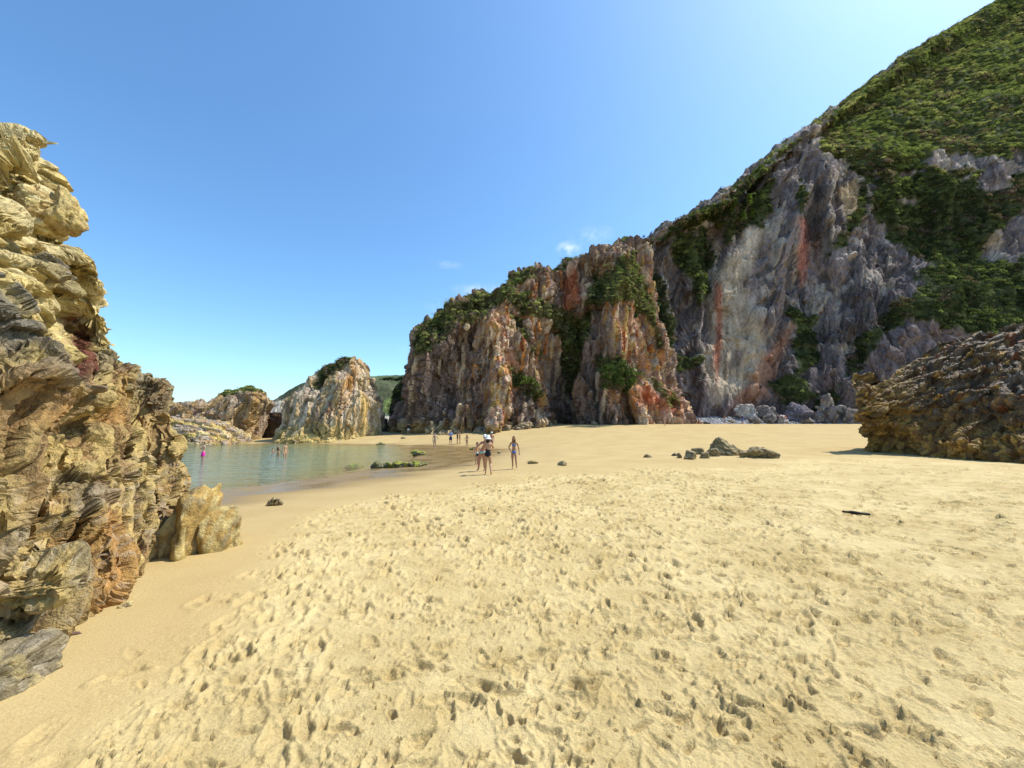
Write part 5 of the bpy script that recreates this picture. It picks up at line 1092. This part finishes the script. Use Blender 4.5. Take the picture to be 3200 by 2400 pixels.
def build_people():
    tmp = []
    for pr in PEOPLE:
        pts, rad, ed, lab, roots, J = skeleton(pr['pose'], pr['build'], pr['female'])
        me = bpy.data.meshes.new('tmp_skel'); me.from_pydata([tuple(p) for p in pts], ed, []); o = bpy.data.objects.new('tmp_skel', me); COL.objects.link(o)
        md = o.modifiers.new('skin', 'SKIN'); sv = me.skin_vertices[0].data if len(me.skin_vertices) else None
        if sv is None:
            bm = bmesh.new(); bm.from_mesh(me); bm.verts.layers.skin.verify(); bm.to_mesh(me); bm.free(); sv = me.skin_vertices[0].data
        for i, r in enumerate(rad): sv[i].radius = r; sv[i].use_root = i in roots
        md.use_smooth_shade = True; md.branch_smoothing = 0.6; ss = o.modifiers.new('sub', 'SUBSURF'); ss.levels = ss.render_levels = 2 if pr['loc'][1] < 26 else 1
        tmp.append((o, pts, rad, ed, lab, J))
    dg = bpy.context.evaluated_depsgraph_get(); dg.update()
    for pr, (o, pts, rad, ed, lab, J) in zip(PEOPLE, tmp):
        em = o.evaluated_get(dg).to_mesh(); nv = len(em.vertices); V = np.zeros(nv * 3, np.float32); em.vertices.foreach_get('co', V); V = V.reshape(-1, 3).astype(float)
        Nn = np.zeros(nv * 3, np.float32); em.vertices.foreach_get('normal', Nn); Nn = Nn.reshape(-1, 3)
        Fs = [tuple(p.vertices) for p in em.polygons]; o.evaluated_get(dg).to_mesh_clear()
        sc = pr['H'] / 1.74; hr = 0.122 * (1.0 if pr['H'] > 1.5 else 1.0 + (1.5 - pr['H']) * 0.5)
        hc = J['skull'] + np.array([0, 0.025, 0.085]); HV, HT, HM = head_mesh(hr)
        ca, sa = math.cos(pr['yaw_head']), math.sin(pr['yaw_head']); R = np.array([[ca, -sa, 0], [sa, ca, 0], [0, 0, 1]]); HV = HV @ R.T
        AV = np.concatenate([V, HV + hc]); AF = Fs + [tuple(int(q) + nv for q in t) for t in HT]
        root = bpy.data.objects.new('person', None); COL.objects.link(root); root.location = Vector(pr['loc']); root.rotation_euler = (0, 0, pr['yaw'])
        tag(root, pr['label'], 'person', pr['group'])
        me = bpy.data.meshes.new('body'); me.from_pydata([tuple(v * sc) for v in AV], [], AF); me.materials.append(SKINS[pr['skin']]); me.materials.append(M_EYE); me.materials.append(M_LIP)
        for i, m in enumerate(HM): me.polygons[len(Fs) + i].material_index = int(m)
        me.polygons.foreach_set('use_smooth', np.ones(len(AF), bool)); me.update()
        b = bpy.data.objects.new('body', me); COL.objects.link(b); b.parent = root
        L = seg_label(V, pts, ed, rad, lab)
        for (nm, mat, fn, off) in pr['wear']:
            keep = [f for f in Fs if all(fn(V[i], L[i]) for i in f)]
            if not keep: continue
            par = {}
            def find(a):
                while par.setdefault(a, a) != a: par[a] = par[par[a]]; a = par[a]
                return a
            for f in keep:
                for i in f[1:]: par[find(i)] = find(f[0])
            cnt = {}
            for f in keep: cnt[find(f[0])] = cnt.get(find(f[0]), 0) + 1
            big = max(cnt, key=cnt.get); keep = [f for f in keep if find(f[0]) == big]
            used = sorted({i for f in keep for i in f}); mp = {i: k for k, i in enumerate(used)}
            cm = bpy.data.meshes.new(nm); cm.from_pydata([tuple((V[i] + Nn[i] * off) * sc) for i in used], [], [tuple(mp[i] for i in f) for f in keep]); cm.materials.append(mat); cm.polygons.foreach_set('use_smooth', np.ones(len(keep), bool))
            c = bpy.data.objects.new(nm, cm); COL.objects.link(c); c.parent = root
            sol = c.modifiers.new('thickness', 'SOLIDIFY'); sol.thickness = 0.006; sol.offset = 1
        if pr['hair']:
            SV, ST = ico(3); P = SV.copy(); x, y, z = SV.T; P[:, 0] *= 0.74; P[:, 1] = P[:, 1] * 0.9 - 0.05; P[:, 2] = P[:, 2] * 1.03 + 0.05
            hl = pr['hairlen'] / hr; dn = sstep(0.15, -0.5, z) * sstep(0.35, -0.1, y); P[:, 2] -= hl * dn * (0.85 + 0.15 * np.sin(9 * x + 5 * y)); P[:, 1] += -0.05 * hl * dn * 0.4; P[:, 0] *= 1 + 0.25 * dn * min(1, hl * 0.3)
            P += 0.025 * np.stack([np.sin(14 * z + 7 * x), np.cos(11 * x + 5 * z), np.sin(13 * y)], 1) * 0.6
            face = (y > 0.28) & (z < 0.42); kill = face[ST].any(1) | ((z[ST].mean(1) < -0.45) & (hl < 0.2))
            mesh_obj('hair', ((P * hr) @ R.T + hc) * sc, ST[~kill], HAIRS[pr['hair']], True, root)
        if pr['hat']:
            kind, mat = pr['hat']; prof = {'bucket': [(0.0, 0.155), (0.075, 0.152), (0.088, 0.14), (0.108, 0.04), (0.185, -0.02), (0.187, -0.026), (0.1, 0.03)], 'cap': [(0.0, 0.135), (0.05, 0.128), (0.085, 0.095), (0.098, 0.03), (0.1, 0.02), (0.094, 0.02)]}[kind]
            n = 24; Pp = np.array([[[r * math.cos(a) * 0.95, r * math.sin(a) * 1.08, z] for a in np.linspace(0, 2 * math.pi, n, endpoint=False)] for r, z in prof])
            if kind == 'cap':
                v = np.array([0.0, 0.0, 0.0]); rim = Pp[-2:]; m = np.clip(np.sin(np.linspace(0, 2 * math.pi, n, endpoint=False)), 0, 1) ** 0.6
                vis = Pp[-2] * 1.0; vis = vis + np.stack([np.zeros(n), 0.075 * m, -0.02 * m], 1); Pp = np.concatenate([Pp[:-1], [vis], [Pp[-1]]])
            q = Pp.reshape(-1, 3) @ R.T + hc + np.array([0, 0, 0.012]); mesh_obj('hat', q * sc, grid_faces(len(Pp), n, True), mat, True, root)
        if pr['extra']: pr['extra'](root, sc)
        bpy.data.objects.remove(o)
# garments as skin-tight shells over the right stretch of the body
def briefs(z0=0.80, z1=0.965, leg=0.0):
    def f(v, l):
        if l.startswith('arm') or l == 'neck': return False
        x, y, z = v; lo = z0 + (0.55 * max(0, abs(x) - 0.03) if leg == 0 else 0)
        return lo < z < z1
    return f
def trunks(z0=0.62, z1=0.99): return lambda v, l: (not l.startswith('arm')) and l != 'neck' and z0 < v[2] < z1
def bra(z0=1.20, z1=1.315): return lambda v, l: l == 'torso' and z0 < v[2] < z1 and (v[1] > -0.02 or 1.225 < v[2] < 1.265)
def shirt(z0=0.92, z1=1.43): return lambda v, l: (l == 'torso' and z0 < v[2] < z1) or (l.startswith('arm') and v[2] > 1.17 and v[2] < 1.45 and abs(v[0]) < 0.27) or (l.startswith('leg') and v[2] > z0)
def onepiece(back=1.17):
    g = briefs(0.79, 1.0)
    def f(v, l):
        if l.startswith('arm') or l == 'neck': return False
        if v[2] <= 0.99: return g(v, l)
        return l == 'torso' and v[2] < (back if v[1] < 0.02 else 1.33)
    return f
PI = math.pi
def at(px, py): return on_ground(px, py)
def far_at(px, d):      # on the upper beach, seen almost edge on: distance from the size of the figures
    x = (px - CX) / F * d * CP; return np.array([x, d, gz(x, d)])
black, white, blue, navy = cloth('black', (0.018, 0.018, 0.024)), cloth('white', (0.78, 0.76, 0.70)), cloth('blue', (0.06, 0.17, 0.52)), cloth('navy', (0.03, 0.035, 0.09))
teal, pink, lilac, blush, redc, sky_ = cloth('teal', (0.30, 0.60, 0.58)), cloth('magenta', (0.62, 0.04, 0.30)), cloth('lilac', (0.50, 0.46, 0.66)), cloth('blush', (0.50, 0.25, 0.20)), cloth('red', (0.33, 0.035, 0.03)), cloth('light_blue', (0.22, 0.34, 0.58))
def phone(root, sc):
    bm = bmesh.new(); bmesh.ops.create_cube(bm, size=1.0); bmesh.ops.scale(bm, vec=(0.15, 0.009, 0.075), verts=bm.verts); bmesh.ops.bevel(bm, geom=bm.edges[:], offset=0.003, segments=2, affect='EDGES')
    me = bpy.data.meshes.new('phone'); bm.to_mesh(me); bm.free(); me.materials.append(M_EYE); o = bpy.data.objects.new('phone', me); COL.objects.link(o)
    o.location = root.location + Vector((0.0, 0.36 * sc, 1.545 * sc)); tag(o, 'phone held up in front of her face by the woman in the bucket hat', 'phone')
p_hat = at(1524, 1484)
person('woman in black one-piece swimsuit and white bucket hat walking away with raised arms', p_hat, 1.70, 0.05, 'tan', dict(armL=[(-0.27, 0.14, 1.20), (-0.10, 0.34, 1.43)], armR=[(0.27, 0.14, 1.20), (0.10, 0.34, 1.43)], armL_hand=(0.25, 0.1, 1), armR_hand=(-0.25, 0.1, 1),
       legL=[(-0.10, 0.05, 0.49), (-0.095, 0.04, 0.085), (-0.10, 0.19, 0.028)], legR=[(0.12, 0.0, 0.49), (0.15, -0.26, 0.16), (0.16, -0.18, 0.03)]), 'black', 0.16, True, [('swimsuit', black, onepiece(), 0.006)], ('bucket', white), 1.03, extra=phone)
person('girl in blue bikini with long brown hair striding towards the camera', at(1606, 1466), 1.60, PI - 0.1, 'brown', dict(armR=[(0.28, -0.02, 1.12), (0.15, 0.14, 0.94)], armL=[(-0.25, -0.06, 1.12), (-0.28, -0.04, 0.87)],
       legL=[(-0.12, 0.16, 0.50), (-0.16, 0.22, 0.12), (-0.20, 0.33, 0.10)], legR=[(0.08, -0.02, 0.49), (0.07, -0.12, 0.09), (0.08, 0.02, 0.028)]), 'brown', 0.34, True, [('bikini_bottom', blue, briefs(0.80, 0.945), 0.006), ('bikini_top', blue, bra(), 0.007)], None, 0.92)
person('small boy in teal and black trunks standing beside the capped man', at(1490, 1453), 1.24, PI + 1.0, 'tan', dict(), 'black', 0.0, False, [('trunks', black, trunks(0.68, 0.90), 0.008), ('waistband', teal, trunks(0.87, 0.98), 0.011)], None, 0.98)
person('sunburnt man in white cap and teal briefs reaching down to the boy', at(1507, 1471), 1.74, PI - 0.3, 'red', dict(spine={'waist': (-0.05, 0, 0), 'chest': (-0.11, 0.02, -0.01), 'collar': (-0.15, 0.05, -0.02), 'neck': (-0.18, 0.08, -0.02), 'skull': (-0.19, 0.10, -0.02)}, armR=[(0.12, 0.2, 1.2), (0.24, 0.3, 1.08)], armL=[(-0.40, 0.02, 1.10), (-0.24, 0.2, 1.02)],
       legL=[(-0.09, 0.0, 0.49), (-0.10, -0.06, 0.085), (-0.12, 0.08, 0.028)], legR=[(0.13, 0.08, 0.49), (0.16, 0.10, 0.085), (0.18, 0.24, 0.028)]), 'grey', 0.0, False, [('briefs', teal, briefs(0.79, 0.95), 0.007)], ('cap', white), 1.12)
person('sunburnt man in white cap and dark navy briefs walking behind the group', at(1536, 1405), 1.72, PI + 0.1, 'red', dict(legL=[(-0.1, 0.1, 0.5), (-0.1, 0.12, 0.085), (-0.12, 0.26, 0.04)], legR=[(0.1, -0.02, 0.49), (0.1, -0.14, 0.1), (0.11, 0.0, 0.028)]), 'grey', 0.0, False, [('briefs', navy, briefs(0.79, 0.96), 0.008)], ('cap', white), 1.08)
person('woman in blush bikini standing with one hand on her hip at the water edge', at(1358, 1402), 1.66, PI, 'fair', dict(armL=[(-0.40, -0.08, 1.14), (-0.18, 0.02, 1.0)]), 'black', 0.0, True, [('bikini_bottom', blush, briefs(), 0.007), ('bikini_top', blush, bra(), 0.007)])
person('grey haired man in blue shirt and long navy shorts at the water edge', at(1408, 1389), 1.76, PI, 'tan', dict(armL=[(-0.26, 0.05, 1.12), (-0.06, 0.2, 1.12)], armR=[(0.26, 0.05, 1.12), (0.06, 0.2, 1.1)]), 'grey', 0.0, False, [('shirt', sky_, shirt(), 0.014), ('shorts', navy, trunks(0.52, 0.99), 0.018)], None, 1.08)
person('woman in black swimsuit seen from the side next to the man in blue', at(1429, 1388), 1.70, PI * 1.5, 'brown', dict(armR=[(0.2, 0.12, 1.13), (0.12, 0.3, 1.15)]), 'brown', 0.05, True, [('swimsuit', black, onepiece(1.3), 0.007)])
person('tanned woman in white bikini bottom talking to the woman in black', at(1437, 1388), 1.68, PI * 0.55, 'brown', dict(armR=[(0.25, -0.06, 1.12), (0.24, 0.1, 0.92)]), 'brown', 0.06, True, [('bikini_bottom', white, briefs(0.79, 0.96), 0.009), ('bikini_top', black, bra(), 0.007)])
person('young girl in lilac bikini standing alone right of the talking group', at(1459, 1398), 1.42, PI, 'brown', dict(armL=[(-0.29, 0.0, 1.16), (-0.22, 0.14, 1.28)], armR=[(0.30, -0.04, 1.13), (0.22, 0.06, 0.96)]), 'brown', 0.2, True, [('bikini_bottom', white, briefs(0.80, 0.95), 0.008), ('bikini_top', lilac, bra(), 0.008)], None, 0.88)
person('man in black shirt and pale shorts with raised hands near the headland foot', at(1276, 1357), 1.76, PI, 'tan', dict(armL=[(-0.38, 0.02, 1.46), (-0.14, 0.08, 1.58)], armR=[(0.38, 0.02, 1.46), (0.14, 0.08, 1.58)]), 'black', 0.0, False, [('shirt', black, shirt(0.9), 0.014), ('shorts', white, trunks(0.55, 0.95), 0.016)])
def in_water(px, py_head, d, H):
    q = W(px, py_head, d); z = q[2] - H; return np.array([q[0], d, min(z, 0)]), gz(q[0], d)
q, bed = in_water(638, 1383, 30.0, 1.76); q[2] = bed
person('bare-chested man in magenta shorts wading waist deep with both arms raised', q, 1.78, PI - 0.5, 'fair', dict(armL=[(-0.38, 0.08, 1.16), (-0.52, 0.14, 1.36)], armR=[(0.33, 0.0, 1.16), (0.27, 0.16, 1.38)]), 'black', 0.02, False, [('shorts', pink, trunks(0.60, 1.0), 0.016)])
q, bed = in_water(870, 1397, 33.0, 1.5); q[2] = bed
person('girl in black bikini wading and leaning forward in the pool', q, 1.44, PI + 0.4, 'tan', dict(spine={'chest': (0, 0.06, -0.02), 'collar': (0, 0.13, -0.04), 'neck': (0, 0.17, -0.05), 'skull': (0, 0.21, -0.05)}, armL=[(-0.30, 0.12, 1.08), (-0.36, 0.22, 0.90)], armR=[(0.30, 0.10, 1.10), (0.24, 0.28, 1.02)]), 'brown', 0.2, True, [('bikini_bottom', black, briefs(), 0.007), ('bikini_top', black, bra(), 0.007)], None, 0.95)
q, bed = in_water(893, 1382, 33.0, 1.66); q[2] = bed
person('tanned woman with tied up hair wading thigh deep seen from the side', q, 1.68, -PI / 2 - 0.3, 'tan', dict(), 'black', 0.0, True, [('bikini_bottom', blush, briefs(0.80, 0.93), 0.007), ('bikini_top', black, bra(), 0.007)])
q = W(853, 1404, 36.0)
person('swimmer with only head and shoulders above the pool surface', (q[0], 36.0, gz(q[0], 36.0)), 0.98, PI + 0.6, 'tan', dict(armL=[(-0.34, 0.16, 1.12), (-0.42, 0.34, 1.0)], armR=[(0.34, 0.16, 1.12), (0.42, 0.34, 1.0)]), 'black', 0.0, False, [('trunks', navy, trunks(), 0.012)])
person('man in navy shirt and blue shorts standing before the pale cliff boulders', far_at(2321, 70.5), 1.74, 0.3, 'tan', dict(), 'grey', 0.0, False, [('shirt', navy, shirt(0.9), 0.016), ('shorts', blue, trunks(0.55, 0.95), 0.018)], None, 1.1)
person('dark haired woman in light blue skirt by the shingle left of the man in navy', far_at(2266, 71), 1.62, PI * 0.7, 'tan', dict(armL=[(-0.32, 0.05, 1.2), (-0.2, 0.15, 1.42)]), 'black', 0.1, True, [('skirt', sky_, trunks(0.58, 0.99), 0.02), ('top', black, bra(1.1, 1.33), 0.008)])
SIT = dict(legL=[(-0.16, 0.38, 1.30), (-0.17, 0.58, 0.93), (-0.18, 0.72, 0.87)], legR=[(0.16, 0.40, 1.28), (0.18, 0.62, 0.93), (0.2, 0.76, 0.87)], armL=[(-0.28, 0.06, 1.12), (-0.22, 0.30, 1.22)], armR=[(0.28, -0.16, 1.12), (0.30, -0.26, 0.90)])
g_ = far_at(2184, 65); person('person in dark red top sitting on the sand before the shingle bank', (g_[0], g_[1], g_[2] - 0.83), 1.72, PI - 0.5, 'brown', SIT, 'black', 0.1, True, [('top', redc, lambda v, l: l == 'torso' and 0.95 < v[2] < 1.36, 0.012), ('bikini_bottom', black, lambda v, l: l in ('torso', 'legL', 'legR') and v[2] < 0.98 and v[1] < 0.16, 0.01)])
g_ = far_at(2194, 66); person('person in pale blue top sitting behind the one in red', (g_[0] + 0.3, g_[1] + 1.2, gz(g_[0] + 0.3, g_[1] + 1.2) - 0.83), 1.66, PI + 0.5, 'tan', SIT, 'brown', 0.1, True, [('top', sky_, lambda v, l: l == 'torso' and 0.95 < v[2] < 1.36, 0.012), ('bikini_bottom', blue, lambda v, l: l in ('torso', 'legL', 'legR') and v[2] < 0.98 and v[1] < 0.16, 0.01)])
person('pale woman standing against the right corner of the headland', far_at(2078, 57.5), 1.64, PI, 'fair', dict(armL=[(-0.3, 0.0, 1.13), (-0.16, 0.08, 0.98)]), 'brown', 0.12, True, [('bikini_bottom', blush, briefs(), 0.008), ('bikini_top', blush, bra(), 0.008)])
build_people()
# ---- things lying about
def bag(px, d, label, c, s):
    g = far_at(px, d); V, T = ico(3); P = V.copy(); P = np.sign(P) * np.abs(P) ** 0.7; P *= np.array([0.34, 0.2, 0.2]) * s; P[:, 2] *= 1 - 0.35 * (V[:, 0] ** 2); P[:, 2] += 0.03 * np.sin(9 * V[:, 0])
    e = mesh_obj('beach_bag', P, T, cloth(label[:6], c), True); e.location = (g[0], g[1], g[2] + 0.17 * s); tag(e, label, 'bag')
    n, m = 16, 6; R = [[[0.16 * s * math.cos(a) + 0.012 * math.cos(b) * math.cos(a), 0.012 * math.sin(b), 0.12 * s + 0.16 * s * math.sin(a) + 0.012 * math.cos(b) * math.sin(a)] for b in np.linspace(0, 2 * PI, m, endpoint=False)] for a in np.linspace(0, PI, n)]
    mesh_obj('handle', np.array(R).reshape(-1, 3), grid_faces(n, m, True), cloth(label[:6], c), True, e)
bag(2205, 65, 'black beach bag on the sand beside the sitting person in red', (0.02, 0.02, 0.025), 1.0)
bag(2216, 65.5, 'brown beach bag right of the black one near the shingle', (0.10, 0.06, 0.035), 0.75)
def towel(px, d, label, c, w, l):
    g = far_at(px, d); n = 12; X, Y = np.meshgrid(np.linspace(-w, w, n), np.linspace(-l, l, n)); Z = ground_z(X + g[0], Y + g[1]) - g[2] + 0.03 + 0.015 * np.sin(X * 7 + Y * 3)
    o = mesh_obj('beach_towel', np.stack([X, Y, Z], -1).reshape(-1, 3), grid_faces(n, n), cloth(label[:8], c), True); o.location = g; so = o.modifiers.new('thickness', 'SOLIDIFY'); so.thickness = 0.012; tag(o, label, 'towel')
towel(2163, 64.5, 'dull red towel spread on sand left of the sitting people', (0.28, 0.11, 0.07), 0.9, 0.5)
def pole():
    g = far_at(1962, 59); n, m = 8, 8; R = [[[0.03 * math.cos(a) + g[0] + 0.02 * t, 0.03 * math.sin(a) + g[1], g[2] - 0.1 + 1.15 * t] for a in np.linspace(0, 2 * PI, m, endpoint=False)] for t in np.linspace(0, 1, n)]
    R.append([[0.06 * math.cos(a) + g[0] + 0.02, 0.06 * math.sin(a) + g[1], g[2] + 1.06] for a in np.linspace(0, 2 * PI, m, endpoint=False)]); R.append([[g[0] + 0.02, g[1], g[2] + 1.09]] * m)
    o = mesh_obj('marker_post', np.array(R).reshape(-1, 3), grid_faces(len(R), m, True), M_BARK, True); tag(o, 'thin upright post in the sand before the second buttress', 'post')
pole()
